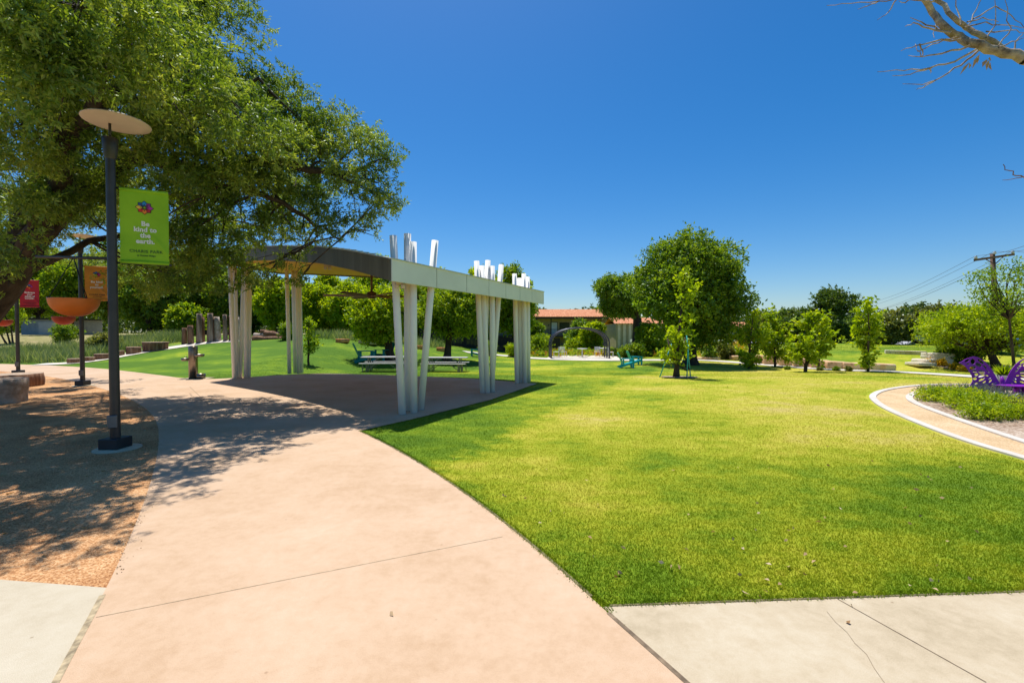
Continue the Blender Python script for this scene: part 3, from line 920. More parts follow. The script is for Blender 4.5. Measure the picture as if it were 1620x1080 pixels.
def roof_sheet(name, mat, dz, shrink):
    c = Vector((sum(p.x for p in outline) / len(outline), sum(p.y for p in outline) / len(outline)))
    nr = len(front)
    bk = (leftside + back[1:])
    fr = front + []
    # grid between front edge and back edge
    A = front + []
    B = [None] * len(A)
    chain = rightside[::-1][0:1] + []
    m_ = len(A)
    bb = [R1.lerp(R0, 1.0)] 
    other = (rightside[::-1] + back[::-1][1:] + leftside[::-1][1:])
    # parametrise both chains by length, from R0 to L0
    def resample(ch, k):
        d = [0]
        for a, b in zip(ch[:-1], ch[1:]): d.append(d[-1] + (b - a).length)
        out = []
        for i in range(k):
            t = d[-1] * i / (k - 1)
            j = max(0, min(len(d) - 2, int(np.searchsorted(d, t) - 1)))
            out.append(ch[j].lerp(ch[j + 1], (t - d[j]) / max(1e-9, d[j + 1] - d[j])))
        return out
    a = resample(A, 60); b = resample(other, 60)
    mb = MB(); K = 14
    for i in range(60):
        for j in range(K + 1):
            q = a[i].lerp(b[i], j / K)
            q = c + (q - c) * shrink
            mb.v.append((q.x, q.y, roof_z(q.x, q.y) + dz))
    for i in range(59):
        for j in range(K):
            mb.f.append((i * (K + 1) + j, i * (K + 1) + j + 1, (i + 1) * (K + 1) + j + 1, (i + 1) * (K + 1) + j)); mb.m.append(0); mb.s.append(True)
    return mb.build(name, mat, pav)
roof_sheet('roof', M['roof_metal'], 0.0, 1.0)
roof_sheet('ceiling', M['cedar'], -TH + 0.06, 0.996)
def fascia(name, chain, mat, panel=None, lip=True, off=0.02):
    mb = MB()
    vs = []; fs = []
    n = len(chain)
    c = Vector((-5, 15.5))
    for i, p in enumerate(chain):
        d = (chain[min(i + 1, n - 1)] - chain[max(i - 1, 0)]).normalized()
        nr = Vector((d.y, -d.x))
        if nr.dot(p - c) < 0: nr = -nr
        z = roof_z(p.x, p.y)
        o = p + nr * off
        q = p - nr * 0.03
        vs += [(o.x, o.y, z - TH), (o.x, o.y, z + 0.025), (q.x, q.y, z + 0.03), (q.x, q.y, z - TH)]
    for i in range(n - 1):
        for k in range(4):
            k2 = (k + 1) % 4
            fs.append((4 * i + k, 4 * i + k2, 4 * i + 4 + k2, 4 * i + 4 + k))
    fs += [(0, 1, 2, 3), (4 * n - 1, 4 * n - 2, 4 * n - 3, 4 * n - 4)]
    mb.add(vs, fs)
    return mb.build(name, mat, pav)
fascia('front_fascia', front, M['bronze_panel'])
fascia('side_fascia', leftside, M['bronze_panel'])
fascia('back_fascia', back, M['bronze_panel'])
# right fascia in separate panels with dark seams between
tot = (R1 - R0).length
cuts = [0.0, 0.185, 0.345, 0.49, 0.62, 0.745, 0.865, 1.0]
for a, b in zip(cuts[:-1], cuts[1:]):
    g = 0.0016
    fascia('fascia_panel', [R0.lerp(R1, a + (g if a else 0)), R0.lerp(R1, b - (g if b < 1 else 0))], M['sage_panel'], off=0.024)
# drip edge on top
mb = MB()
for ch, in ((rightside,), (front,)):
    pts = [(p.x, p.y, roof_z(p.x, p.y) + 0.035) for p in ch]
    for a, b in zip(pts[:-1], pts[1:]):
        mb.beam(a, b, 0.10, 0.018)
mb.build('drip_edge', M['roof_metal'], pav)
# raised roof sheets ending along the front edge
mb = MB()
for i in range(3, len(front) - 2):
    p = front[i]; e = (Vector((-5, 15.5)) - p).normalized()
    q = p + e * 0.5
    mb.beam((p.x, p.y, roof_z(p.x, p.y) + 0.055), (q.x, q.y, roof_z(q.x, q.y) + 0.055), 0.16, 0.025)
mb.build('roof_ribs', M['roof_metal'], pav)

def column(bpx, bpy_, tpx, tpy, dd=0.0, r=0.079, under=False):
    b = G(bpx, bpy_)
    if under:
        t = P(tpx, tpy, b.y + dd)
        zc = roof_z(t.x, t.y) - TH + 0.1
        k = (zc - b.z) / (t.z - b.z)
        t = b.lerp(t, k)
    else:
        t = P(tpx, tpy, b.y + dd)
    mb = MB()
    mb.tube([b, b + (t - b) * 0.5, t], r, 44)
    # hollow end of the tube
    mb.build('column', M['white_paint'], pav)
for a in [(636.4, 655, 622, 373, 0.10), (645, 649.5, 644.6, 370, 0.05), (654.8, 652.7, 653.5, 383, 0.05), (665.5, 648, 688.3, 380.7, 0.20),
          (763.6, 621.5, 754, 413, 0.1), (771.5, 621.5, 762.4, 420.7, 0.2), (764.8, 620, 771.9, 412, 0.2), (779, 620, 778.6, 421, 0.15), (777, 617.5, 793, 419, 0.4),
          (818, 606, 814, 433, 0.0), (825, 605, 821.5, 440, 0.15), (831, 605.5, 828.7, 433, 0.1), (836, 604.5, 834.7, 438, 0.1)]:
    column(*a)
for a in [(371, 598.7, 364.5, 440, -0.1), (375.5, 598, 371.5, 440, 0.2), (380, 597.5, 385.5, 440, 0.3), (388.7, 597.5, 389.5, 440, 0.1), (393, 597, 395.5, 440, 0.1),
          (458, 591, 453.7, 429, 0.0), (467, 590, 463.7, 431, 0.1), (472.3, 590.3, 468.8, 431, 0.0), (477.3, 590, 473.5, 431, 0.0)]:
    column(*a, under=True)
# bracket lamps under the front edge
for k in (1, 12):
    p = front[k] + Vector((0.25, 0.2))
    z = roof_z(p.x, p.y) - TH
    mb = MB()
    mb.box((p.x, p.y, z - 0.03), (0.16, 0.10, 0.05), 0.5)
    mb.lathe([(0.0, -0.11), (0.045, -0.11), (0.045, -0.02), (0.0, -0.02)], (p.x - 0.05, p.y, z - 0.02), 10)
    mb.lathe([(0.0, -0.12), (0.045, -0.12), (0.045, -0.02), (0.0, -0.02)], (p.x + 0.07, p.y, z - 0.02), 10)
    mb.build('spot_lamp', M['lamp_disc'], pav)
# ceiling fan hanging in the pavilion
fp = P(588, 467, 14.2)
fz = roof_z(fp.x, fp.y) - TH + 0.06
fan = empty('ceiling_fan', fp, 'large brown ceiling fan hanging under the pavilion roof', 'ceiling fan')
MB().tube([(0, 0, 0.05), (0, 0, fz - fp.z)], 0.035, 10).build('rod', M['fan_metal'], fan)
MB().lathe([(0.0, -0.10), (0.10, -0.10), (0.15, -0.05), (0.15, 0.07), (0.07, 0.12), (0.0, 0.12)], n=20).build('motor', M['fan_metal'], fan)
for k in range(6):
    a = R(12 + 60 * k)
    mb = MB()
    for i in range(6):
        t0, t1 = 0.13 + i * 0.215, 0.13 + (i + 1) * 0.215
        w0, w1 = 0.17 - 0.012 * i, 0.17 - 0.012 * (i + 1)
        vs = []
        for t, w in ((t0, w0), (t1, w1)):
            for s in (-1, 1):
                for z in (-0.008, 0.008):
                    x, y = t, s * w / 2
                    vs.append((x * math.cos(a) - y * math.sin(a), x * math.sin(a) + y * math.cos(a), z + s * 0.025 - 0.02))
        mb.add(vs, [(0, 4, 6, 2), (1, 3, 7, 5), (0, 1, 5, 4), (2, 6, 7, 3), (0, 2, 3, 1), (4, 5, 7, 6)])
    mb.build('blade', M['fan_blade'] if k % 2 else M['fan_metal'], fan)

# ------------------------------------------------------------------ lamp posts, banners, bowls
bx = Vector((0.90, 0.436, 0.0))           # direction of the banner arm
bn = Vector((0.436, -0.90, 0.0))
def lamp_post(loc, label):
    r = empty('lamp_post', loc, label, 'lamp post', 'tall dark lamp posts by the path')
    mb = MB()
    mb.lathe([(0.068, 0.0), (0.065, 0.6), (0.062, 2.4), (0.060, 4.42)], n=24)
    mb.lathe([(0.060, 4.42), (0.078, 4.46), (0.096, 4.62), (0.099, 4.73), (0.090, 4.74), (0.0, 4.73)], n=24)
    mb.build('pole', M['lamp_metal'], r)
    MB().tube([(0, 0, 4.72), (0, 0, 4.98)], 0.018, 8).build('stem', M['lamp_metal'], r)
    MB().lathe([(0.0, 4.955), (0.30, 4.965), (0.415, 4.975), (0.42, 4.985), (0.40, 5.0), (0.2, 5.04), (0.0, 5.055)], (0.09, 0.02, 0), n=48).build('lamp_disc', M['lamp_disc'], r)
    MB().box((0, 0, 0.10), (0.29, 0.29, 0.16), 0.0).build('base_cover', M['lamp_base'], r, bevel=0.012)
    MB().lathe([(0.30, -0.02), (0.30, 0.018), (0.0, 0.022)], (0.03, 0, 0), n=30).build('footing', M['walk'], r)
    mb = MB()
    mb.box((0.035, -0.085, 0.44), (0.11, 0.06, 0.19), 0.6)
    mb.box((-0.075, -0.03, 0.44), (0.04, 0.07, 0.16), 0.6)
    mb.build('outlet_box', M['galv'], r, bevel=0.012)
    for z in (4.0, 2.86):
        a = bx * 0.05; b = bx * 0.74
        MB().tube([(a.x, a.y, z), (b.x, b.y, z)], 0.016, 8).build('banner_arm', M['lamp_metal'], r)
    MB().tube([(-0.05, 0, 2.92), (-1.18, 0.02, 2.95)], [0.026, 0.02], 8).build('planter_arm', M['lamp_metal'], r)
    return r

def text_verts(body, size, align='CENTER', offset=0.0, spacing=1.0, line=1.0):
    cu = bpy.data.curves.new('txt', 'FONT')
    cu.body = body; cu.size = size; cu.align_x = align; cu.offset = offset
    cu.space_character = spacing; cu.space_line = line; cu.resolution_u = 3
    o = bpy.data.objects.new('txt', cu)
    COL.objects.link(o)
    dg = bpy.context.evaluated_depsgraph_get()
    me = bpy.data.meshes.new_from_object(o.evaluated_get(dg))
    vs = [tuple(v.co) for v in me.vertices]; fs = [tuple(p.vertices) for p in me.polygons]
    bpy.data.objects.remove(o); bpy.data.curves.remove(cu); bpy.data.meshes.remove(me)
    return vs, fs

BW, BH = 0.61, 1.17
def cloth_off(u, v):
    """ripple of the hanging cloth: u across from the pole, v down from the top (metres)"""
    o = 0.010 * math.sin(u * 9 + v * 2.2) + 0.006 * math.sin(v * 7 + u * 4)
    t = (u - 0.42) * 1.0 + (v - 0.75) * -0.72         # diagonal fold at lower right
    o += 0.022 * math.exp(-(t / 0.035) ** 2) * float(sstep((v - 0.55) / 0.3)) * float(sstep((u - 0.2) / 0.2))
    return o
def banner_pt(u, v, out=0.0):
    q = bx * (0.10 + u) + bn * (cloth_off(u, v) * float(sstep(v / 0.08)) + out)
    return (q.x, q.y, 4.02 - v)
def banner(loc, matn, lines, label, foot, size=0.098, off=0.004):
    r = empty('banner', loc, label, 'banner', 'vertical cloth banners on the lamp posts')
    nu, nv = 26, 48
    mb = MB()
    for side in (0, 1):
        for j in range(nv + 1):
            for i in range(nu + 1):
                mb.v.append(banner_pt(BW * i / nu, BH * j / nv, -0.004 * side))
    K = (nu + 1) * (nv + 1)
    for side in (0, 1):
        for j in range(nv):
            for i in range(nu):
                a = side * K + j * (nu + 1) + i
                q = (a, a + nu + 1, a + nu + 2, a + 1)
                mb.f.append(q if side == 0 else q[::-1]); mb.m.append(0); mb.s.append(True)
    mb.build('cloth', M[matn], r)
    for nm, v in (('hem', 0.03), ('hem', BH - 0.03)):
        h = MB()
        a = banner_pt(0, v, 0.0); b = banner_pt(BW, v, 0.0)
        h.tube([a, b], 0.027, 10)
        h.build(nm, M[matn], r)
    # emblem: eight pointed petals around a centre
    em = MB()
    cols = ['blue', 'plum', 'magenta', 'brick', 'orange', 'red', 'amber', 'navy']
    def pu(x, y, o):
        return banner_pt(0.305 + x, 0.285 + y, o)
    for k in range(8):
        a = math.pi * 2 * k / 8 - math.pi / 2
        R_ = 0.118 if k % 2 == 0 else 0.112
        for (s, o, mi) in ((1.0, 0.006, 0), (0.80, 0.0085, k + 1)):
            c0 = 0.065
            def pt(r_, w):
                r2 = c0 + (r_ - c0) * s
                w2 = w * s
                return pu(r2 * math.cos(a) - w2 * math.sin(a), (r2 * math.sin(a) + w2 * math.cos(a)) * 0.92, o)
            ring = [pt(0.012, 0), pt(0.050, -0.030), pt(0.080, -0.034), pt(R_, 0), pt(0.080, 0.034), pt(0.050, 0.030)]
            em.add(ring, [(0, 5, 4, 3, 2, 1)], mi)
        # light inner vein of each petal
        em.add([pu(rr * math.cos(a) - ww * math.sin(a), (rr * math.sin(a) + ww * math.cos(a)) * 0.92, 0.0105) for rr, ww in ((0.022, 0), (0.052, -0.007), (0.060, 0), (0.052, 0.007))], [(0, 3, 2, 1)], 0)
    em.build('emblem', [M['ink_black']] + [M['em_' + c] for c in cols], r)
    vs, fs = text_verts('\n'.join(lines), size, offset=off, spacing=1.02, line=0.93)
    t = MB(); t.add([banner_pt(0.31 + x, 0.565 - y, 0.006) for x, y, z in vs], [f for f in fs])
    t.build('lettering', M['ink_white'], r)
    for body, sz, v, sp in (('CHARIS PARK', 0.062, 0.985, 1.12), ('at Sunset Ridge', 0.036, 1.04, 1.05)):
        vs, fs = text_verts(body, sz, offset=0.0012, spacing=sp)
        t = MB(); t.add([banner_pt(0.32 + x, v - y, 0.006) for x, y, z in vs], fs)
        t.build('park_name' if sz > 0.05 else 'park_place', M[foot], r)
    return r

def bowl(loc, matn, label):
    r = empty('hanging_bowl', loc, label, 'hanging bowl', 'bowls hanging from the lamp posts')
    prof = [(0.0, -0.265)]
    for i in range(1, 13):
        a = math.pi / 2 * i / 12
        prof.append((0.30 * math.sin(a) ** 0.92, -0.265 * math.cos(a)))
    inn = [(max(0, rr - 0.015), z + 0.012) for rr, z in prof[::-1]]
    MB().lathe(prof + [(0.30, 0.008), (0.282, 0.008)] + inn, n=40).build('bowl', M[matn], r)
    for k in range(3):
        a = R(100 + 120 * k)
        e = Vector((0.28 * math.cos(a), 0.28 * math.sin(a), 0.0))
        MB().tube([e, (0, 0, 0.64)], 0.006, 6).build('chain', M['strap'], r)
        MB().tube([e + Vector((0, 0, -0.03)), e + Vector((0, 0, 0.03))], 0.014, 6).build('hook', M['strap'], r)
    return r

lamps = [(G(183, 710), 'nearest dark lamp post with cream disc carrying the green banner'),
         (G(131, 610), 'dark lamp post with cream disc carrying the orange banner'),
         (G(29, 592), 'dark lamp post at left edge carrying the red banner')]
for p, lab in lamps:
    lamp_post(p, lab)
banner(lamps[0][0], 'banner_green', ['Be', 'kind to', 'the', 'earth.'], 'bright green cloth banner reading Be kind to the earth', 'ink_dark')
banner(lamps[1][0], 'banner_orange', ['Be kind', 'to', 'yourself.'], 'orange cloth banner on the second lamp post', 'ink_black')
banner(lamps[2][0], 'banner_red', ['Embrace', 'your', 'sense of', 'wonder.'], 'red cloth banner partly behind the oak trunk', 'ink_black', size=0.09)
for (p, lab), mt, lb in zip(lamps, ('bowl_orange', 'bowl_red', 'bowl_red'), ('orange hanging bowl beside the nearest lamp post', 'dark red hanging bowl beside the orange banner post', 'dark red hanging bowl cut by the left edge of the photo')):
    bowl(p + Vector((-0.60, 0.01, 2.30)), mt, lb)

# ------------------------------------------------------------------ the oak on the left
def oak():
    rng = np.random.default_rng(23)
    root = empty('oak_tree', (-13.4, 11.2, 0), 'large spreading oak overhanging the path and the lamp posts', 'tree')
    o = Vector((-13.4, 11.2, 0))
    tb = MB()
    W_ = lambda x, y, z: Vector((x, y, z)) - o
    tb.tube([W_(-14.6, 11.2, -0.2), W_(-14.5, 11.2, 0.2), W_(-14.1, 11.2, 1.2), W_(-13.25, 11.15, 2.2), W_(-12.45, 11.1, 3.0), W_(-11.75, 11.0, 3.9)], [0.85, 0.68, 0.56, 0.50, 0.44, 0.38], 14, cap=False)
    limbs = []
    def lm(pts, r0, r1):
        pts = [W_(*p) for p in pts]
        sm = []
        for i in range(len(pts) - 1):
            for t in range(4):
                q = pts[i].lerp(pts[i + 1], t / 4) + Vector(rng.normal(0, 0.05, 3))
                sm.append(q)
        sm.append(pts[-1])
        k = len(sm) - 1
        tb.tube(sm, [r0 + (r1 - r0) * (i / k) ** 0.8 for i in range(k + 1)], 9, cap=False)
        limbs.extend(sm)
    lm([(-11.8, 11.0, 3.7), (-10.2, 10.8, 5.2), (-8.6, 10.4, 5.7), (-6.8, 10.4, 5.5), (-5.2, 10.5, 5.7), (-4.0, 10.6, 5.4)], 0.30, 0.06)
    lm([(-11.9, 11.0, 3.5), (-9.8, 9.9, 4.9), (-8.2, 8.6, 5.6), (-6.6, 7.6, 6.2), (-5.2, 7.0, 6.4)], 0.26, 0.05)
    lm([(-11.75, 11.0, 3.8), (-11.0, 10.9, 6.0), (-10.2, 10.9, 8.2), (-9.2, 11.0, 10.3)], 0.32, 0.06)
    lm([(-11.1, 10.9, 5.6), (-9.6, 11.0, 7.4), (-8.0, 11.2, 8.8), (-7.2, 11.3, 9.6)], 0.2, 0.05)
    lm([(-12.0, 11.1, 3.2), (-10.6, 12.3, 4.4), (-9.2, 13.4, 4.9), (-7.4, 13.9, 5.0)], 0.10, 0.04)
    lm([(-12.5, 11.1, 2.6), (-12.2, 9.6, 4.6), (-11.4, 8.0, 6.0), (-10.4, 6.8, 7.0)], 0.26, 0.05)
    lm([(-12.5, 11.1, 2.6), (-13.6, 11.0, 4.6), (-15.6, 11.2, 6.0), (-17.2, 11.6, 6.8)], 0.28, 0.06)
    lm([(-8.6, 10.4, 5.7), (-7.0, 10.0, 6.6), (-5.4, 9.8, 7.2)], 0.12, 0.03)
    lm([(-6.8, 10.4, 5.5), (-5.6, 10.6, 4.9), (-4.6, 10.8, 4.4), (-4.1, 10.9, 4.0)], 0.09, 0.02)
    lm([(-7.2, 11.3, 9.6), (-6.9, 10.9, 10.2), (-6.6, 10.7, 10.6)], 0.05, 0.015)
    # lobes placed to the crown's outline in the photograph, at their own depth
    spec = []     # px, py, depth, radius m
    for a in [(30, 30, 9.0, 1.5), (130, 20, 8.5, 1.4), (235, 15, 9.5, 1.35), (300, 55, 10.5, 1.15), (330, 110, 10.5, 1.1), (60, 105, 7.6, 1.0), (150, 85, 7.8, 1.0), (240, 100, 8.6, 1.25),
              (370, 140, 10.8, 1.0), (405, 130, 11.0, 0.75), (430, 165, 11.0, 0.85), (470, 185, 11.0, 0.8), (505, 205, 11.0, 0.75), (545, 215, 10.9, 0.65), (580, 222, 10.8, 0.5), (590, 255, 10.6, 0.55), (600, 290, 10.5, 0.45),
              (590, 325, 10.5, 0.5), (555, 340, 10.6, 0.5), (560, 290, 10.6, 0.6), (520, 260, 10.8, 0.8), (470, 240, 10.6, 0.9), (420, 225, 10.2, 1.0), (360, 205, 9.6, 1.15), (290, 180, 8.6, 1.15), (210, 190, 8.7, 1.0),
              (110, 205, 8.9, 1.1), (30, 200, 8.0, 1.2), (20, 300, 9.4, 1.1), (90, 290, 9.8, 0.95), (300, 260, 9.4, 0.95), (355, 275, 9.8, 0.9), (330, 330, 10.6, 0.85), (400, 300, 10.6, 0.8), (450, 320, 10.8, 0.7), (500, 330, 10.8, 0.55),
              (430, 360, 11.0, 0.6), (480, 365, 11.2, 0.42), (525, 365, 10.8, 0.32), (390, 380, 11.2, 0.75), (345, 390, 11.2, 0.8), (300, 370, 10.8, 0.8), (290, 430, 11.8, 0.75), (345, 440, 11.8, 0.6), (390, 425, 11.6, 0.5), (250, 350, 10.0, 0.75),
              (460, 410, 11.3, 0.26), (475, 440, 11.3, 0.22), (420, 440, 11.4, 0.3), (235, 440, 12.4, 0.8), (185, 430, 17.5, 0.9), (120, 400, 18, 0.9), (60, 350, 12.0, 0.9), (130, 330, 12.5, 0.85), (200, 300, 11.0, 0.9), (150, 250, 10.0, 0.9),
              (20, 390, 8.6, 0.55), (60, 335, 9.0, 0.5), (0, 440, 10.2, 0.42), (22, 415, 9.6, 0.28), (585, 365, 10.5, 0.32), (610, 250, 10.6, 0.3), (615, 320, 10.5, 0.25), (345, 25, 11.5, 0.9), (320, -15, 11.5, 1.0),
              (-80, 40, 10, 1.4), (-100, 300, 11, 1.4), (80, -80, 10, 1.4), (280, -60, 11, 1.2), (40, 60, 12.5, 1.4), (160, 60, 13, 1.5), (270, 60, 13.5, 1.3), (330, 160, 13.5, 1.2), (250, 220, 14, 1.3), (120, 180, 14, 1.5), (20, 280, 15, 1.4), (200, 320, 15, 1.2), (400, 250, 13.5, 1.0), (460, 280, 13, 0.8), (100, 320, 15.5, 1.2), (300, 300, 14, 1.0), (330, 300, 12.5, 0.9), (420, 320, 12.5, 0.8), (480, 300, 12.2, 0.7), (380, 350, 12.5, 0.8), (540, 295, 12.0, 0.6), (280, 310, 12.0, 0.85), (450, 350, 12.2, 0.5), (300, 390, 12.5, 0.75), (240, 390, 12.6, 0.7),
              # the side of the crown that reaches forward over the path (seen from below, and by its shade)
              (90, 0, 5.4, 0.75), (10, 20, 5.2, 0.75), (190, -20, 5.7, 0.7), (120, 60, 5.9, 0.8), (215, 95, 6.2, 0.7), (280, 110, 7.0, 0.9), (40, 140, 5.6, 0.7), (340, 190, 7.6, 0.7), (20, 60, 6.2, 0.9), (180, 40, 6.6, 0.9), (390, 200, 8.6, 0.75), (440, 230, 9.2, 0.6)]:
        spec.append(a)
    lobes = []
    for px_, py_, d, r in spec:
        p = P(px_, py_, d) - o
        lobes.append((p.x, p.y, p.z, r, r, r * 0.85))
    la = [Vector(l) for l in limbs]
    for l in lobes:
        c = Vector(l[:3])
        q = min(la, key=lambda s: (s - c).length + (0.6 if s.z > c.z + 1 else 0) + 4 * max(0.0, abs(s.z - c.z) / max(0.05, (s - c).length) - 0.6))
        if (q - c).length < 6:
            pts = limb(tb, rng, q, c, 0.012 + 0.028 * l[3], 0.012, 0.08, 5, 5)
            for _ in range(3):
                e = c + Vector(rng.normal(0, 1, 3)) * l[3] * 0.55
                limb(tb, rng, pts[3], e, 0.014, 0.005, 0.06, 4, 4)
    tb.build('trunk', M['bark'], root)
    sub = []
    for l in lobes:
        for _ in range(max(4, int(15 * l[3] ** 1.3))):
            dd = unit(rng.normal(0, 1, (1, 3)))[0]; dd[2] = dd[2] * 0.9 + 0.1
            rr = rng.uniform(0.45, 1.02)
            q = np.array(l[:3]) + dd * np.array(l[3:6]) * rr
            w = rng.uniform(0.17, 0.33) * (0.6 + 0.4 * min(1.2, l[3]))
            sub.append((q[0], q[1], q[2], w * 1.35, w * 1.35, w * 0.8))
    p, a = twigs_in_lobes(rng, sub, 23500, 0.1, 0.1)
    a[:, 2] -= 0.15
    v = leaves_from_twigs(rng, p, unit(a), 16, 0.17, 0.088, 0.029, 0.2, 0.85)
    np_mesh('crown', v, 4, M['oak_leaf'], root)
oak()

# ------------------------------------------------------------------ stumps, logs, fountain
def log_mesh(mb, r, h, seed, n=22, flare=1.0, tilt=(0, 0), mi_end=1):
    rg = random.Random(seed)
    ph = [rg.uniform(0, 6.28) for _ in range(4)]
    prof = lambda a: 1 + 0.05 * math.sin(2 * a + ph[0]) + 0.05 * math.sin(3 * a + ph[1]) + 0.025 * math.sin(7 * a + ph[2])
    vs = []; fs = []
    rows = 5
    for j in range(rows):
        t = j / (rows - 1)
        k = 1 + (flare - 1) * t
        for i in range(n):
            a = 6.28318 * i / n
            rr = r * prof(a) * k * (1 + 0.03 * math.sin(5 * t + ph[3]))
            vs.append((rr * math.cos(a) + tilt[0] * t * h, rr * math.sin(a) + tilt[1] * t * h, h * t - 0.05 * (j == 0)))
    for j in range(rows - 1):
        for i in range(n):
            i2 = (i + 1) % n
            fs.append((j * n + i, j * n + i2, (j + 1) * n + i2, (j + 1) * n + i))
    mb.add(vs, fs, 0, True)
    o = len(mb.v) - n
    mb.f.append(tuple(range(o, o + n))); mb.m.append(mi_end); mb.s.append(False)
    return mb

p = Vector((-13.15, 11.6, 0))
o = log_mesh(MB(), 0.55, 0.60, 3).build('tree_stump', [M['driftwood'], M['log_end']], None, p)
tag(o, 'pale cut tree stump seat at the left edge on orange granite', 'stump')
p = Vector((-16.4, 15.0, 0))
o = log_mesh(MB(), 0.68, 0.42, 5).build('tree_stump', [M['log_red'], M['log_end']], None, p)
tag(o, 'low dark stump behind the pale stump under the oak', 'stump')

slabs = [(118, 574.5, 17, 7.5, 'low log stump lowest on the mound path'), (141.5, 571.5, 13, 7, 'low log stump beside the second lamp post'), (161, 568.5, 18, 9, 'squat log stump between second and nearest lamp posts'),
         (187, 563, 15, 8.5, 'short log stump mostly hidden by the nearest lamp post'), (211, 559.5, 19, 11, 'square log stump just right of the nearest lamp post'), (245, 554, 32, 13, 'widest log stump, flared, highest of the low stumps')]
for i, (x, y, w, h, lab) in enumerate(slabs):
    q = Gt(x, y)
    k = q.y / F
    o = log_mesh(MB(), w * k / 2, h * k, 20 + i, flare=1.12 if w > 30 else 1.0).build('log_stump', [M['log_red'], M['log_end']], None, q)
    tag(o, lab, 'stump', 'stumps lining the mound path')
posts = [(291.5, 544.5, 8, 26, 'M', 'leftmost upright log, short and reddish'), (302, 544.5, 9, 30, 'M', 'second upright log from the left, half behind leaves'), (315, 543, 9, 47, 'G', 'tall grey upright log with a flat pale top'),
         (321.5, 541.5, 5.5, 40, 'M', 'thin reddish upright log close behind the tall grey one'), (332.5, 541.5, 9, 46, 'G', 'tall upright log flared at its foot, middle of the row'), (339, 540.5, 5, 36, 'M', 'slim shadowed upright log left of the leaning one'),
         (345.5, 540, 9, 39, 'P', 'pale leaning upright log with a slanted top'), (357, 539.5, 6.5, 42, 'G', 'knotty upright log with a hole near its foot'), (364.5, 539, 5.5, 40, 'M', 'upright log touching the left pavilion columns'), (378.5, 538.5, 5, 37, 'P', 'upright log seen between two left pavilion columns')]
for i, (x, y, w, h, mk, lab) in enumerate(posts):
    q = Gt(x, y); k = q.y / F
    mt = {'M': M['log_red'], 'G': M['log_side'], 'P': M['driftwood']}[mk]
    o = log_mesh(MB(), w * k / 2, h * k, 40 + i, 14, 0.85, ((-0.06, 0.0) if mk == 'P' else (0.02 * (-1) ** i, 0))).build('upright_log', [mt, M['log_end']], None, q)
    tag(o, lab, 'log', 'upright logs on the mound')
pile = [((400, 536), (452, 536), 0.20, 0, 'M', 'bottom front log of the pile on the mound'), ((404, 531.5), (456, 533.5), 0.19, 0.5, 'P', 'bottom rear log of the pile on the mound'), ((402, 531), (440, 529), 0.17, 0.25, 'P', 'grey bleached log lying on top of the pile left side'),
        ((418, 526.5), (455, 532), 0.17, 0.3, 'M', 'sloping log lying on the pile right side'), ((412, 523.5), (436, 526.5), 0.13, 0.35, 'M', 'short knotted log topmost on the pile')]
qd = Gt(428, 537.5).y
for i, (a, b, r, dd, mk, lab) in enumerate(pile):
    A = P(a[0], a[1], qd + dd + 0.3); B = P(b[0], b[1], qd + dd + 0.5)
    mb = MB()
    C_ = (A + B) / 2
    pts = [A.lerp(B, t / 6) - C_ + Vector((0, 0, 0.03 * math.sin(t * 2 + i))) for t in range(7)]
    mb.tube(pts, [r * (1.1 - 0.05 * t + 0.05 * math.sin(3 * t + i)) for t in range(7)], 12)
    o = mb.build('fallen_log', M['driftwood'] if mk == 'P' else M['log_red'], None, C_)
    tag(o, lab, 'log', 'logs piled on the mound')

q = G(306, 599)
df = empty('drinking_fountain', q, 'steel column drinking fountain with two arms beside the path', 'drinking fountain')
MB().lathe([(0.0, 0.0), (0.155, 0.0), (0.155, 1.24), (0.148, 1.255), (0.0, 1.258)], n=28).build('column', M['steel'], df)
for sx, z, r_ in ((1, 0.92, 0.17), (-1, 0.76, 0.14)):
    mb = MB()
    mb.lathe([(0.0, -0.07), (r_ * 0.8, -0.07), (r_, -0.03), (r_, 0.035), (r_ - 0.02, 0.035), (r_ - 0.05, -0.02), (0.0, -0.03)], (sx * (0.155 + r_ * 0.75), -0.06, z), 24)
    mb.box((sx * 0.19, -0.05, z - 0.02), (0.16, 0.12, 0.08))
    mb.build('basin', M['steel'], df)
    MB().tube([(sx * 0.2, -0.06, z + 0.03), (sx * 0.22, -0.06, z + 0.09), (sx * 0.27, -0.06, z + 0.10)], 0.012, 8).build('spout', M['steel'], df)
MB().lathe([(0.0, 0.0), (0.15, 0.0), (0.15, 0.20), (0.13, 0.20), (0.12, 0.14), (0.0, 0.13)], (0.33, -0.05, 0), 24).build('pet_bowl', M['steel'], df)
MB().box((0.12, 0, 0.004), (0.9, 0.8, 0.03)).build('pad', M['walk'], df)

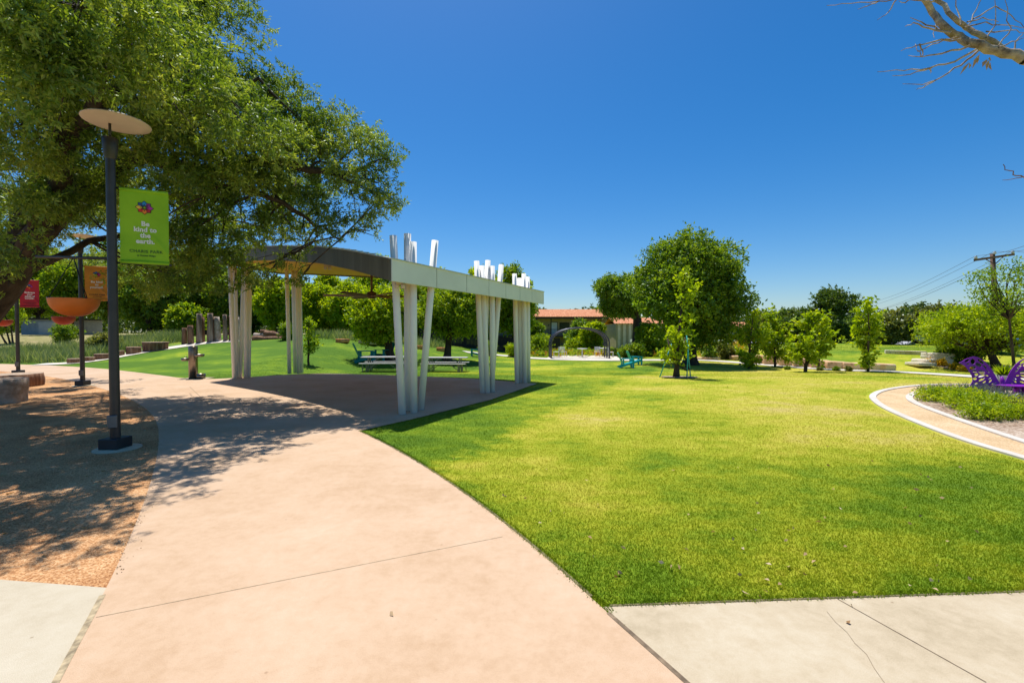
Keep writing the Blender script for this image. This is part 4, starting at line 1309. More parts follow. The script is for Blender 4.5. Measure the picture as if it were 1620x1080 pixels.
# ------------------------------------------------------------------ picnic tables and garden chairs
def picnic_table(loc, rz, label):
    r = empty('picnic_table', loc, label, 'picnic table', 'grey picnic tables behind the pavilion', rz)
    MB().box((0, 0, 0.735), (2.3, 0.74, 0.045)).build('table_top', M['table_grey'], r, bevel=0.01)
    for s in (-1, 1):
        MB().box((0, s * 0.66, 0.44), (2.3, 0.27, 0.04)).build('bench', M['table_grey'], r, bevel=0.01)
    for s in (-1, 1):
        mb = MB()
        x = s * 0.78
        for y in (-0.25, 0.25):
            mb.box((x, y, 0.36), (0.05, 0.05, 0.71))
        for y in (-0.76, -0.56, 0.56, 0.76):
            mb.box((x, y, 0.21), (0.032, 0.032, 0.42))
        mb.box((x, 0, 0.40), (0.04, 1.6, 0.04))
        mb.box((x, 0, 0.69), (0.04, 0.6, 0.04))
        mb.beam((x, -0.55, 0.40), (x - s * 0.5, -0.55, 0.42), 0.03, 0.03)
        mb.beam((x, 0.0, 0.40), (x - s * 0.5, 0.0, 0.70), 0.035, 0.035)
        for y in (-0.66, 0.66):
            mb.beam((x, y, 0.10), (x - s * 0.42, y, 0.41), 0.035, 0.035)
            mb.box((x + s * 0.2, y, 0.21), (0.032, 0.032, 0.42))
        mb.build('frame', M['galv'], r)
    return r
q = Gt(609, 587.0); picnic_table(q, R(6), 'grey picnic table left, partly hidden by white columns')
q = Gt(705, 587.5); picnic_table(q, R(-3), 'grey picnic table right, between the near and middle columns')

def garden_chair(loc, rz, label, m='turquoise', sc=0.9):
    r = empty('garden_chair', loc, label, 'garden chair', 'turquoise slatted lawn chairs', rz)
    r.scale = (sc, sc, sc)
    # faces +Y ; x across
    tilt = R(-24)
    mb = MB()
    for i in range(5):
        x = (i - 2) * 0.105
        rot = Matrix.Rotation(tilt * -1, 3, 'X')
        hgt = 0.76 - 0.03 * abs(i - 2)
        mb.box((x, -0.34 - 0.155, 0.30 + hgt / 2 * 0.92), (0.095, 0.022, hgt), 0, 0, rot)
    mb.build('backrest', M[m], r)
    mb = MB()
    for i in range(6):
        y = 0.30 - i * 0.095
        mb.box((0, y, 0.37 - i * 0.022), (0.54, 0.085, 0.022), 0, 0, Matrix.Rotation(R(12), 3, 'X'))
    mb.build('seat', M[m], r)
    for s in (-1, 1):
        MB().box((s * 0.33, 0.0, 0.585), (0.13, 0.76, 0.024)).build('armrest', M[m], r)
        MB().box((s * 0.295, 0.30, 0.287), (0.03, 0.12, 0.575)).build('leg', M[m], r)
        mb = MB(); mb.beam((s * 0.255, 0.32, 0.34), (s * 0.255, -0.62, 0.05), 0.028, 0.12)
        mb.box((s * 0.29, -0.33, 0.36), (0.028, 0.09, 0.43))
        mb.build('side_rail', M[m], r)
    return r
garden_chair(Gt(580, 573.5), R(-62), 'dark turquoise lawn chair turned right, left of the pavilion columns', 'deep_teal', 1.15)
garden_chair(Gt(607, 570.0), R(150), 'dark turquoise lawn chair facing the path by the left tree trunk', 'deep_teal', 1.1)
garden_chair(Gt(752, 564.0), R(100), 'turquoise lawn chair peeking out left of the middle columns', 'deep_teal')
garden_chair(Gt(993, 581.5), R(-92), 'bright turquoise lawn chair, nearer of the pair on the open lawn')
garden_chair(Gt(1006, 577.0), R(-84), 'bright turquoise lawn chair, farther of the pair on the open lawn')

# ------------------------------------------------------------------ garden arch with white cafe furniture
qa = Gt(918, 567.5)
arch = empty('garden_arch', qa, 'dark metal barrel arch over the gravel plaza', 'arch', rz=0.0)
kk = qa.y / F
hw = 46 * kk; leg_h = 23 * kk; rise = 26 * kk
for j, yy in enumerate((0.0, 0.9, 1.8)):
    pts = [(-hw, yy, -0.05), (-hw, yy, leg_h)]
    for i in range(1, 24):
        a = math.pi * (1 - i / 24)
        pts.append((hw * math.cos(a), yy, leg_h + rise * math.sin(a) ** 0.85))
    pts += [(hw, yy, leg_h), (hw, yy, -0.05)]
    MB().tube(pts, 0.06, 8).build('rib', M['arch_metal'], arch)
for i in range(1, 24):
    a = math.pi * (1 - i / 24)
    MB().tube([(hw * math.cos(a), -0.1, leg_h + rise * math.sin(a) ** 0.85 + 0.03), (hw * math.cos(a), 1.9, leg_h + rise * math.sin(a) ** 0.85 + 0.03)], 0.028, 6).build('purlin', M['arch_metal'], arch)
for s in (-1, 1):
    mb = MB()
    for z in (leg_h, leg_h * 0.82):
        mb.beam((s * hw, 0, z), (s * hw, 1.8, z), 0.04, 0.04)
    for i in range(7):
        mb.box((s * hw, 0.15 + i * 0.25, leg_h * 0.91), (0.02, 0.02, leg_h * 0.18))
    mb.build('side_panel', M['arch_metal'], arch)

def cafe_chair(loc, rz, label):
    r = empty('cafe_chair', loc, label, 'chair', 'white chairs under the arch', rz)
    MB().box((0, 0, 0.45), (0.46, 0.44, 0.03)).build('seat', M['white_wall'], r)
    mb = MB()
    for z in (0.62, 0.72, 0.82):
        mb.box((0, -0.22, z), (0.46, 0.02, 0.07))
    mb.build('backrest', M['white_wall'], r)
    for sx in (-1, 1):
        MB().box((sx * 0.21, -0.22, 0.43), (0.03, 0.03, 0.88)).build('leg', M['white_wall'], r)
        MB().box((sx * 0.21, 0.2, 0.22), (0.03, 0.03, 0.44)).build('leg', M['white_wall'], r)
    return r
def cafe_table(loc, label):
    r = empty('cafe_table', loc, label, 'table', 'white tables under the arch')
    MB().lathe([(0.0, 0.70), (0.42, 0.70), (0.42, 0.735), (0.0, 0.735)], n=24).build('table_top', M['white_wall'], r)
    MB().tube([(0, 0, 0.02), (0, 0, 0.70)], 0.04, 10).build('stem', M['white_wall'], r)
    MB().lathe([(0.0, 0.0), (0.26, 0.0), (0.22, 0.03), (0.0, 0.04)], n=20).build('foot', M['white_wall'], r)
    return r
cafe_chair(Gt(891, 564.5), R(200), 'white slatted chair under the left half of the arch')
cafe_chair(Gt(880, 565.0), R(80), 'white slatted chair beside the left arch posts')
cafe_chair(Gt(945, 564.5), R(170), 'white slatted chair under the right half of the arch')
cafe_chair(Gt(966, 565.5), R(250), 'white slatted chair beside the right arch posts')
cafe_table(Gt(921, 565.0), 'round white pedestal table in the middle under the arch')
cafe_table(Gt(954, 563.8), 'round white pedestal table between the two right chairs')

# ------------------------------------------------------------------ stones
def stone(name, loc, size, mat, label, cat, group, seed, rz=0.0, rough=0.06, chips=5):
    rg = np.random.default_rng(seed)
    bm = bmesh.new()
    bmesh.ops.create_cube(bm, size=1.0)
    bmesh.ops.subdivide_edges(bm, edges=bm.edges[:], cuts=4, use_grid_fill=True)
    ph = rg.uniform(0, 6, (6,))
    for v in bm.verts:
        c = v.co
        sq = np.array([c.x, c.y, c.z])
        rr = (abs(sq * 2) ** 6).sum() ** (1 / 6)
        c /= max(rr, 0.7) ** 0.30
        n_ = math.sin(7 * c.x + ph[0]) * math.sin(6 * c.y + ph[1]) + math.sin(9 * c.z + ph[2] + 4 * c.x) + 0.5 * math.sin(17 * c.x + ph[3]) * math.sin(15 * c.z + ph[4])
        c *= 1 + rough * 0.5 * n_
        v.co = Vector((c.x * size[0], c.y * size[1], c.z * size[2] + size[2] * 0.44))
    for f in bm.faces: f.smooth = True
    me = bpy.data.meshes.new(name); bm.to_mesh(me); bm.free()
    me.materials.append(mat)
    o = bpy.data.objects.new(name, me); COL.objects.link(o)
    o.location = loc; o.rotation_euler = (0, 0, rz)
    return tag(o, label, cat, group)

rocks = [(542, 541.5, 18, 6, 'orange_rock', 'orange boulder behind the mound left of the sapling top'), (582, 544.5, 26, 7.5, 'limestone', 'largest pale topped boulder on the mound crest'), (612, 546, 11, 5, 'orange_rock', 'small orange boulder left of the dark tree trunk'),
         (663, 552, 12, 6, 'orange_rock', 'orange boulder seen between near columns'), (698, 555.5, 14, 6.5, 'orange_rock', 'squared orange boulder left of the second tree trunk')]
for i, (x, y, w, h, mt, lab) in enumerate(rocks):
    q = Gt(x, y); k = q.y / F
    stone('boulder', q, (w * k, w * k * 0.7, h * k), M[mt], lab, 'boulder', 'boulders along the mound crest', 60 + i)
wall_pts = [(1106, 569, 16, 4.5), (1128, 569.5, 22, 5.5), (1171, 570, 18, 8), (1203, 575.5, 22, 15), (1227, 577, 24, 16), (1252, 579, 24, 15), (1277, 581, 25, 15), (1303, 582.5, 25, 14), (1329, 584, 25, 13.5), (1355, 585, 25, 12.5), (1381, 585.5, 25, 11.5), (1405, 586, 27, 12)]
names = ['low flat limestone block nearest the big tree trunk', 'long low limestone block right of the big tree', 'rounded limestone block beside the leftmost young tree', 'tall orange block starting the limestone wall', 'limestone wall block behind the second young tree', 'limestone wall block just right of the second young tree trunk',
         'limestone wall block behind the third young tree trunk', 'limestone wall block right of the third young tree', 'limestone wall block at the middle gap between young trees', 'limestone wall block left of the columnar young tree', 'limestone wall block behind the columnar young tree', 'end block of the limestone wall with a clean cut face']
for i, ((x, y, w, h), lab) in enumerate(zip(wall_pts, names)):
    q = Gt(x, y) ; q = onT(q.x + 0.04 * q.x * 0, q.y + 0.4); k = q.y / F
    ang = math.atan2(-0.9, 1.0) * 0.45 if i > 2 else 0.0
    stone('limestone_block', q - Vector((0, 0, 0.04)), (w * k * 1.08, 0.8, h * k), M['limestone'], lab, 'stone block', 'limestone blocks edging the far lawn', 80 + i, ang, 0.05)
for i, (x, y, w, h, d, lab) in enumerate([(1456, 578, 26, 5, 0, 'thin flat slab lowest of the stone steps by the butterfly'), (1474, 576, 40, 8.5, 0.5, 'middle slab of the stacked stone steps'), (1483, 567.5, 30, 9.5, 0.9, 'top slab of the stacked stone steps')]):
    b = Gt(1470, 579)
    q = P(x, y, b.y + d); k = q.y / F
    stone('stone_slab', q, (w * k, 1.1, h * k * 1.06), M['pale_stone'], lab, 'stone slab', 'stacked stone slabs on the right mound', 110 + i, -0.1, 0.04)
cw = Gt(1400, 558.5); cw2 = Gt(1465, 561.0)
mb = MB()
for i in range(8):
    a = cw.lerp(cw2, i / 8); b = cw.lerp(cw2, (i + 0.98) / 8)
    a.z = float(T(a.x, a.y)) + 0.07; b.z = float(T(b.x, b.y)) + 0.07
    mb.beam(a, b, 0.4, 0.26)
tag(mb.build('low_wall', M['pale_stone'], None, None, 0.02), 'long low pale stone wall along the right mound crest', 'wall')

# ------------------------------------------------------------------ butterfly bench
def butterfly():
    d0 = 13.0
    k = d0 / F / 9.8167
    o = P(1500 + 880 / 9.8167, 623.2, d0)
    o.z = 0.0
    root = empty('butterfly_bench', o, 'purple metal butterfly bench with cut out wings in the mulch bed', 'bench')
    def to(x, y):     # crop px -> wing plane (x from body outward, z)
        return (880 - x) * k, max(0.0, (722 - y) * k)
    outl = [(845, 545), (800, 470), (770, 410), (735, 350), (700, 300), (655, 245), (600, 195), (540, 160), (480, 132), (430, 125), (370, 135), (300, 150), (240, 172), (190, 195), (118, 222), (180, 243), (235, 268), (270, 300), (300, 335), (330, 375), (360, 420), (376, 470), (368, 515), (335, 548), (318, 580), (322, 610), (350, 612), (380, 590), (420, 592), (470, 600), (500, 640), (560, 650), (620, 655), (680, 640), (740, 610), (800, 585), (850, 580)]
    def ell(cx, cy, rx, ry, ang, n=14):
        a = R(ang); rx *= 1.08; ry *= 1.16
        return [(cx + rx * math.cos(t) * math.cos(a) - ry * math.sin(t) * math.sin(a), cy + rx * math.cos(t) * math.sin(a) + ry * math.sin(t) * math.cos(a)) for t in [6.28318 * i / n for i in range(n)]]
    holes = [ell(*h) for h in [(388, 303, 62, 25, -6), (423, 357, 42, 19, 0), (450, 406, 36, 18, 0), (420, 468, 36, 19, -8), (548, 372, 58, 24, 8), (545, 430, 60, 13, -12), (545, 484, 60, 14, -20), (585, 525, 34, 11, -25), (690, 512, 34, 11, -35), (682, 474, 24, 9, -22),
                               (395, 205, 42, 38, -20), (283, 190, 48, 17, -14), (300, 240, 34, 11, 5), (500, 255, 60, 24, 15), (545, 205, 62, 18, 32), (612, 290, 40, 15, 38), (650, 350, 46, 9, 42), (670, 600, 50, 11, -25), (590, 610, 30, 11, -10), (640, 425, 26, 8, 8), (440, 545, 30, 10, -10), (720, 560, 34, 9, -35), (345, 585, 12, 10, 0)]]
    def wing(sign, yaw):
        bm = bmesh.new()
        edges = []
        for loop in [outl] + holes:
            vs = []
            for x, y in loop:
                a, z = to(x, y)
                vs.append(bm.verts.new((-sign * a, 0, z)))
            for i in range(len(vs)):
                edges.append(bm.edges.new((vs[i], vs[(i + 1) % len(vs)])))
        bmesh.ops.triangle_fill(bm, use_beauty=True, use_dissolve=False, edges=edges)
        # remove triangles inside holes
        bad = []
        for f in bm.faces:
            c = f.calc_center_median()
            X = 880 - abs(c.x) / k; Y = 722 - c.z / k
            for h in holes:
                if in_poly(np.array([X]), np.array([Y]), h)[0]:
                    bad.append(f); break
            else:
                if not in_poly(np.array([X]), np.array([Y]), outl)[0]: bad.append(f)
        bmesh.ops.delete(bm, geom=bad, context='FACES_ONLY')
        r = bmesh.ops.extrude_face_region(bm, geom=bm.faces[:])
        for v in r['geom']:
            if isinstance(v, bmesh.types.BMVert): v.co.y += 0.014
        bmesh.ops.recalc_face_normals(bm, faces=bm.faces)
        for v in bm.verts:      # wings bow forward toward their tips
            u = abs(v.co.x)
            v.co.y += -0.10 * u * u + 0.12 * v.co.z * 0.6 + 0.05
        me = bpy.data.meshes.new('wing'); bm.to_mesh(me); bm.free()
        me.materials.append(M['purple'])
        w = bpy.data.objects.new('wing', me); COL.objects.link(w); w.parent = root
    wing(1, 0); wing(-1, 0)
    # seat
    z = (722 - 560) * k
    vs = []; n = 22
    for zz in (z - 0.018, z + 0.006):
        vs.append((0, 0.05, zz))
        for i in range(n + 1):
            a = math.pi + math.pi * i / n
            vs.append((0.53 * math.cos(a), 0.04 + 0.48 * math.sin(a) * (1 - 0.12 * math.cos(2 * a)), zz))
    m_ = n + 2
    fs = [(0, i + 1, i) for i in range(1, m_ - 1)] + [(m_, m_ + i, m_ + i + 1) for i in range(1, m_ - 1)]
    fs += [(i, i + 1, m_ + i + 1, m_ + i) for i in range(1, m_ - 1)] + [(0, 1, m_ + 1, m_), (m_ - 1, 0, m_, 2 * m_ - 1)]
    MB().add(vs, fs).build('seat', M['purple'], root)
    for s in (-1, 1):
        mb = MB()
        mb.box((s * 0.36, -0.12, z / 2 - 0.02), (0.20, 0.014, z - 0.03))
        mb.box((s * 0.36, -0.02, z / 2 - 0.02), (0.014, 0.30, z - 0.03))
        mb.build('support', M['purple'], root)
    mb = MB()
    mb.tube([(0, 0.06, 0.0), (0, 0.07, 0.4), (0, 0.10, 0.52)], [0.05, 0.05, 0.03], 10)
    mb.build('body', M['purple'], root)
butterfly()

# potted succulent behind the bench
qp = P(1587, 612, 14.2); qp.z = 0.0
pot = empty('potted_succulent', qp, 'pale green succulent in a grey pot behind the butterfly bench', 'plant')
MB().lathe([(0.0, 0.0), (0.20, 0.0), (0.27, 0.46), (0.24, 0.46), (0.22, 0.40), (0.0, 0.40)], n=20).build('pot', M['pot'], pot)
rg = np.random.default_rng(5)
pp = np.zeros((60, 3)); pp[:, 2] = 0.40; aa = rg.normal(0, 1, (60, 3)); aa[:, 2] = np.abs(aa[:, 2]) + 0.5
np_mesh('foliage', leaves_from_twigs(rg, pp, unit(aa), 2, 0.08, 0.34, 0.06, -0.2, 0.3), 4, M['lime_leaf'], pot)

# ------------------------------------------------------------------ shrubs and bed plants
def shrub(name, label, loc, rad, mat, n_tw=300, ll=0.10, lw=0.05, seed=1, cat='shrub', group=None, nl=7, m=8, tl=0.2, upright=0.0):
    rg = np.random.default_rng(seed)
    root = empty(name, loc, label, cat, group)
    lb = []
    for i in range(nl):
        a = rg.uniform(0, 6.28); r_ = rg.uniform(0, 0.6) ** 0.7
        lb.append((rad[0] * r_ * math.cos(a), rad[1] * r_ * math.sin(a), rad[2] * rg.uniform(0.3, 0.68), rad[0] * 0.48, rad[1] * 0.48, rad[2] * 0.42))
    tb = MB()
    for l in lb:
        limb(tb, rg, (l[0] * 0.15, l[1] * 0.15, -0.02), l[:3], 0.018, 0.006, 0.05, 5, 4)
    tb.build('stems', M['bark'], root)
    p, a = twigs_in_lobes(rg, lb, n_tw, 0.3, 0.3 + upright)
    a[:, 2] += upright
    ok = p[:, 2] > 0.02
    np_mesh('foliage', leaves_from_twigs(rg, p[ok], unit(a[ok]), m, tl, ll, lw, 0.05), 4, M[mat], root)
    return root

# low plants in the near bed
for i, (x, y, w, h, mt, lab) in enumerate([(1485, 634, 0.55, 0.26, 'lime_leaf', 'lime green low shrub at the left end of the near mulch bed'), (1522, 646, 0.6, 0.27, 'lime_leaf', 'broad green low shrub in front in the near mulch bed'), (1556, 662, 0.5, 0.25, 'lime_leaf', 'green low shrub closest to the inner kerb of the bed'),
                                           (1572, 645, 0.55, 0.24, 'lime_leaf', 'lime green low shrub below the butterfly bench'), (1606, 660, 0.5, 0.2, 'lime_leaf', 'yellow green low shrub at the right edge of the near bed'), (1512, 632, 0.5, 0.26, 'lime_leaf', 'green low shrub behind the lime one in the near bed'), (1602, 641, 0.4, 0.15, 'grey_leaf', 'silvery low plant right below the butterfly seat'), (1640, 650, 0.7, 0.2, 'olive_leaf', 'olive low plant cut by the right edge of the near bed')]):
    shrub('low_shrub', lab, G(x, y, 0.012), (w, w * 0.8, h), mt, 230, 0.058, 0.027, 200 + i, 'shrub', 'low shrubs in the near mulch bed', 9, 9, 0.16, 0.2)
# grey lavender spikes
def spikes(name, label, loc, w, h, mat, n, seed, cat='plant', kind=None, wid=0.012, poly=None, hvar=0.4):
    rg = np.random.default_rng(seed)
    if poly is None:
        a = rg.uniform(0, 6.28, n); r_ = np.sqrt(rg.uniform(0, 1, n)) * w
        b = np.stack([r_ * np.cos(a), r_ * np.sin(a), np.zeros(n)], 1)
        base = loc
    else:
        b = poly; n = len(b); base = Vector((0, 0, 0))
    hh = h * rg.uniform(1 - hvar, 1 + hvar, n)
    tip = b + np.stack([rg.normal(0, 0.3, n) * hh, rg.normal(0, 0.3, n) * hh, hh], 1)
    ang = rg.uniform(0, 6.28, n); s = np.stack([np.cos(ang), np.sin(ang), np.zeros(n)], 1) * wid * 0.5
    midp = b + (tip - b) * 0.5 + np.array([0, 0, 0.06 * h])
    v = np.empty((n, 4, 3)); v[:, 0] = b - s; v[:, 1] = b + s; v[:, 2] = tip; v[:, 3] = midp - s * 1.2
    v[:, 2] = tip
    o = np_mesh(name, v.reshape(-1, 3), 4, M[mat], None, base)
    return tag(o, label, cat, kind=kind)
spikes('lavender', 'grey green lavender tuft in front of the left butterfly wing', G(1548, 629, 0.01), 0.6, 0.34, 'grey_leaf', 600, 31)
spikes('lavender', 'low grey lavender behind the lime shrubs, left of the wing', G(1508, 626, 0.01), 0.7, 0.26, 'grey_leaf', 800, 32)
spikes('lavender', 'wispy pale grass tuft under the butterfly seat', G(1612, 640, 0.01), 0.4, 0.25, 'feather', 300, 33)
# feather grass along the path at left (one mass)
rg = np.random.default_rng(55)
fpx = rg.uniform(-30, 300, 9000); t = rg.uniform(0, 1, 9000)
top = np.interp(fpx, [-30, 60, 150, 300], [560, 556, 548, 528]); bot = np.interp(fpx, [-30, 60, 110, 150, 200, 260, 300], [575, 575, 573, 566, 556, 545, 540])
pl = []
for a, b in zip(fpx[::1], (bot * (1 - t) + top * t)):
    q = Gt(a, b); pl.append((q.x + rg.normal(0, 0.12), q.y + rg.normal(0, 0.12), q.z))
spikes('feather_grass', 'mass of soft grey green feather grass beside the left path', None, 0, 0.62, 'feather', 0, 56, 'grass', 'stuff', 0.035, np.array(pl))
rg = np.random.default_rng(57)
pl = []
for a in rg.uniform(480, 700, 1800):
    b = np.interp(a, [480, 540, 620, 700], [536.5, 538.5, 544, 552]) - rg.uniform(0, 2.2)
    q = Gt(a, b); pl.append((q.x, q.y + rg.uniform(0, 2), q.z))
spikes('feather_grass', 'strip of feather grass along the mound crest between boulders', None, 0, 0.6, 'feather', 0, 58, 'grass', 'stuff', 0.04, np.array(pl))
# flower beds beyond the far path (a low mass nobody could count)
def bed_mass(name, label, pxr, yb, seed, n, mats):
    rg = np.random.default_rng(seed)
    for mi, (mt, share, h, lab) in enumerate(mats):
        k = int(n * share)
        xs_ = pxr[0] + (pxr[1] - pxr[0]) * rg.uniform(0, 1, k)
        keepn = (np.sin(xs_ * 0.11 + mi * 2.1) + np.sin(xs_ * 0.23 + mi) + rg.normal(0, 0.8, k)) > -0.2
        xs_ = xs_[keepn]
        pts = []
        for x in xs_:
            q = Gt(x, np.interp(x, yb[0], yb[1]) - 1.2)
            yy = q.y + rg.uniform(0.6, 6.0); pts.append((q.x * yy / q.y, yy, float(T(q.x * yy / q.y, yy)) + rg.uniform(0.0, h)))
        pts = np.array(pts); aa = rg.normal(0, 0.6, pts.shape); aa[:, 2] = 1
        o = np_mesh(name, leaves_from_twigs(rg, pts, unit(aa), 7, 0.22, 0.13, 0.075, 0.0), 4, M[mt])
        tag(o, lab, 'plants', kind='stuff')
bed_mass('bed_plants', '', (835, 1185), ([835, 870, 960, 1060, 1185], [566, 567, 566, 567, 570]), 71, 5200,
         [('lime_leaf', 0.35, 0.35, 'low lime green bed plants beyond the far path'), ('mid_leaf', 0.35, 0.5, 'low mid green bed plants beyond the far path'), ('yellow_flower', 0.12, 0.4, 'yellow blooms in the beds beyond the far path'), ('red_flower', 0.14, 0.4, 'rust red blooms in the beds beyond the far path')])

for i, (x, yt, yb, w, mt, lab) in enumerate([(856, 530, 563, 17, 'bright_leaf', 'rounded bright shrub left of the arch'), (812, 546, 566, 14, 'lime_leaf', 'low yellow green shrub behind the right column cluster'), (770, 545, 563, 16, 'mid_leaf', 'green shrub behind the middle column cluster'), (905, 538, 561, 11, 'lime_leaf', 'small lime sapling shrub under the arch'), (1150, 546, 570, 17, 'olive_leaf', 'wide olive shrub right of the big tree trunk'),
                                             (1120, 551, 570, 13, 'mid_leaf', 'green shrub tight against the big tree trunk right side'), (1005, 547, 567, 13, 'mid_leaf', 'dark green shrub right of the arch'), (990, 551, 567, 11, 'mid_leaf', 'low green shrub at the arch right foot'), (1058, 556, 569, 14, 'lime_leaf', 'low lime shrub left of the staked sapling'), (1168, 560, 570, 8, 'lime_leaf', 'tiny lime shrub by the rounded limestone block'),
                                             (1508, 556, 577, 17, 'mid_leaf', 'wide green shrub behind the butterfly left wing'), (1540, 556, 578, 14, 'dark_leaf', 'dark shrub behind the butterfly top'), (1245, 582, 586.5, 3.5, 'mid_leaf', 'small tuft at the wall foot beside the second young tree'), (1297, 584, 587.5, 3.5, 'olive_leaf', 'small tuft at the wall foot right of the third young tree'), (1322, 583, 588, 4, 'mid_leaf', 'small tuft at the wall foot in the middle gap'), (1342, 583, 588.5, 4, 'olive_leaf', 'small olive tuft left of the columnar young tree'),
                                             (103, 520, 550, 19, 'mid_leaf', 'dark green shrub on the dry hill between lamp posts'), (160, 535, 560, 24, 'olive_leaf', 'olive shrub on the dry hill behind the nearest lamp post'), (600, 520, 548, 15, 'lime_leaf', 'pale leafed shrub on the mound left of the dark trunk'), (455, 516, 540, 12, 'mid_leaf', 'green shrub behind the log pile')]):
    q = Gt(x, yb); q = onT(q.x * 1.03, q.y * 1.03); k = q.y / F
    shrub('garden_shrub', lab, q, (w * k, w * k, (yb - yt) * k), mt, int(60 + w * 22), 0.16 if w > 7 else 0.06, 0.09 if w > 7 else 0.035, 300 + i, 'shrub', 'shrubs in the beds and on the hills', 7, 7, 0.25 if w > 7 else 0.08, 0.1)
for i, (x, y, lab) in enumerate([(1512, 585, 'yellow flower clump left of the wing tip, nearer one'), (1528, 588, 'yellow flower clump right below the wing tip'), (1489, 579, 'orange flower clump right of the stone steps'), (1470, 578, 'yellow green flower clump at the foot of the stone steps')]):
    q = Gt(x, y); k = q.y / F
    shrub('flower_clump', lab, q, (7 * k, 6 * k, 9 * k), 'yellow_flower', 140, 0.09, 0.06, 340 + i, 'flowers', 'flower clumps near the stone steps', 5, 6, 0.12)

# ------------------------------------------------------------------ trees
def tree_px(label, bpx, bpy_, x0, x1, yt, ybt, mat, seed, name='park_tree', depth=None, n_tw=1600, ll=0.2, lw=0.12, group=None, nl=16, k=0.40, trunk_r=0.2, yd=None, m=8, tl=0.4, **kw):
    """tree from its place in the photo: trunk foot (bpx,bpy_), crown box x0..x1, yt..ybt, all at the foot's depth"""
    b = Gt(bpx, bpy_) if depth is None else None
    if b is None:
        d = ray(bpx, bpy_); x = d.x * depth; b = onT(x, depth)
    d = b.y
    c = P((x0 + x1) / 2, (yt + ybt) / 2, d) - b
    r = ((x1 - x0) / 2 * d / F, (x1 - x0) / 2 * d / F if yd is None else yd, (ybt - yt) / 2 * d / F)
    return tree(name, label, b, tuple(c), r, mat, 'tree', group, n_tw, m, tl, ll, lw, seed, nl, trunk_r, k, **kw)

# the big round tree in the middle and its left neighbour
tree_px('big round dark green tree right of centre on the lawn', 1092, 577, 1000, 1184, 360, 562, 'mid_leaf', 401, 'shade_tree', n_tw=9500, ll=0.19, lw=0.11, nl=95, k=0.25, trunk_r=0.42, fork=1.7)
tree_px('dark leaning tree in front of the tiled motel right end', 1008, 545, 942, 1030, 424, 512, 'mid_leaf', 402, 'shade_tree', depth=42, n_tw=3200, ll=0.22, lw=0.12, nl=36, k=0.28, trunk_r=0.5, fork=3.4, lean=(0.8, 0))
# young trees on the right
G_ = 'young trees on the right of the lawn'
def young(label, bpx, bpy_, lobes_px, seed, n_tw, mat='lime_leaf', trunk_r=0.05, ll=0.20, lw=0.15, depth=None, group=G_, bark='bark'):
    b = Gt(bpx, bpy_) if depth is None else onT(ray(bpx, bpy_).x * depth, depth)
    d = b.y
    rg = np.random.default_rng(seed)
    lb = []
    top = 0
    for x, y, r_ in lobes_px:
        p = P(x, y, d + rg.normal(0, 0.25)) - b
        rr = r_ * 0.72 * d / F
        lb.append((p.x, p.y, p.z, rr, rr, rr)); top = max(top, p.z + rr * 0.5)
    root = empty('young_tree', b, label, 'tree', group)
    tb = MB()
    h = max(l[2] for l in lb)
    tl_ = max(lb, key=lambda l: l[2])
    n = 10
    pts = [Vector((tl_[0] * (i / n) ** 1.5 + rg.normal(0, 0.02), tl_[1] * (i / n) ** 1.5, h * i / n - (0.1 if i == 0 else 0))) for i in range(n + 1)]
    tb.tube(pts, [trunk_r * (1.25 - 1.1 * i / n) for i in range(n + 1)], 8, cap=False)
    P_ = []; A_ = []
    ext = list(lb)
    for _ in range(len(lb)):
        l1, l2 = lb[rg.integers(len(lb))], lb[rg.integers(len(lb))]
        if abs(l1[2] - l2[2]) < 0.9:
            t = rg.uniform(0.2, 0.8)
            ext.append(tuple(l1[j] * (1 - t) + l2[j] * t + (rg.normal(0, 0.12) if j < 3 else 0) for j in range(6)))
    per = max(6, int(n_tw * 0.19 / len(ext)))
    for l in ext:
        hd = math.hypot(l[0], l[1])
        z = min(h * 0.97, max(0.35, l[2] - 0.25 - 0.7 * hd))
        i = min(n, max(0, int(round(z / h * n))))
        out = Vector((l[0], l[1], 0)); out = out.normalized() if out.length > 0.05 else Vector((rg.normal(), rg.normal(), 0)).normalized()
        tip = Vector(l[:3]) + out * l[3] * 0.5 + Vector((0, 0, l[3] * 0.35))
        br = limb(tb, rg, pts[i], tip, max(0.010, trunk_r * 0.28), 0.004, 0.05, 5, 6)
        for k in range(per):
            t = 0.30 + 0.72 * rg.uniform(0, 1) ** 0.8
            u = min(5.999, t * 6); j = int(u)
            q = br[j].lerp(br[min(6, j + 1)], u - j)
            w = 0.05 + 0.42 * l[3] * t
            P_.append(tuple(q + Vector(rg.normal(0, 1, 3)) * w))
            d_ = (br[min(6, j + 1)] - br[j]).normalized()
            A_.append(tuple(d_ * 0.8 + Vector(rg.normal(0, 0.7, 3))))
    tb.build('trunk', M[bark], root)
    p = np.array(P_); a = unit(np.array(A_))
    ok = p[:, 2] > 0.2
    np_mesh('crown', leaves_from_twigs(rg, p[ok], a[ok], 6, 0.26, ll * 0.95, lw * 0.9, 0.2), 4, M[mat], root)
    return root, b
st, sb = young('staked lime green sapling with turquoise poles on the lawn', 1071, 597, [(1070, 558, 12), (1056, 560, 8), (1086, 558, 9), (1078, 552, 12), (1066, 545, 9), (1086, 545, 8), (1070, 530, 11), (1082, 520, 10), (1065, 515, 8), (1080, 500, 9), (1086, 480, 9), (1078, 468, 8), (1090, 462, 8), (1082, 447, 8), (1072, 436, 6), (1083, 433, 6), (1098, 452, 6), (1050, 566, 5)], 411, 900, 'lime_leaf', 0.07, 0.17, 0.12, group=None)
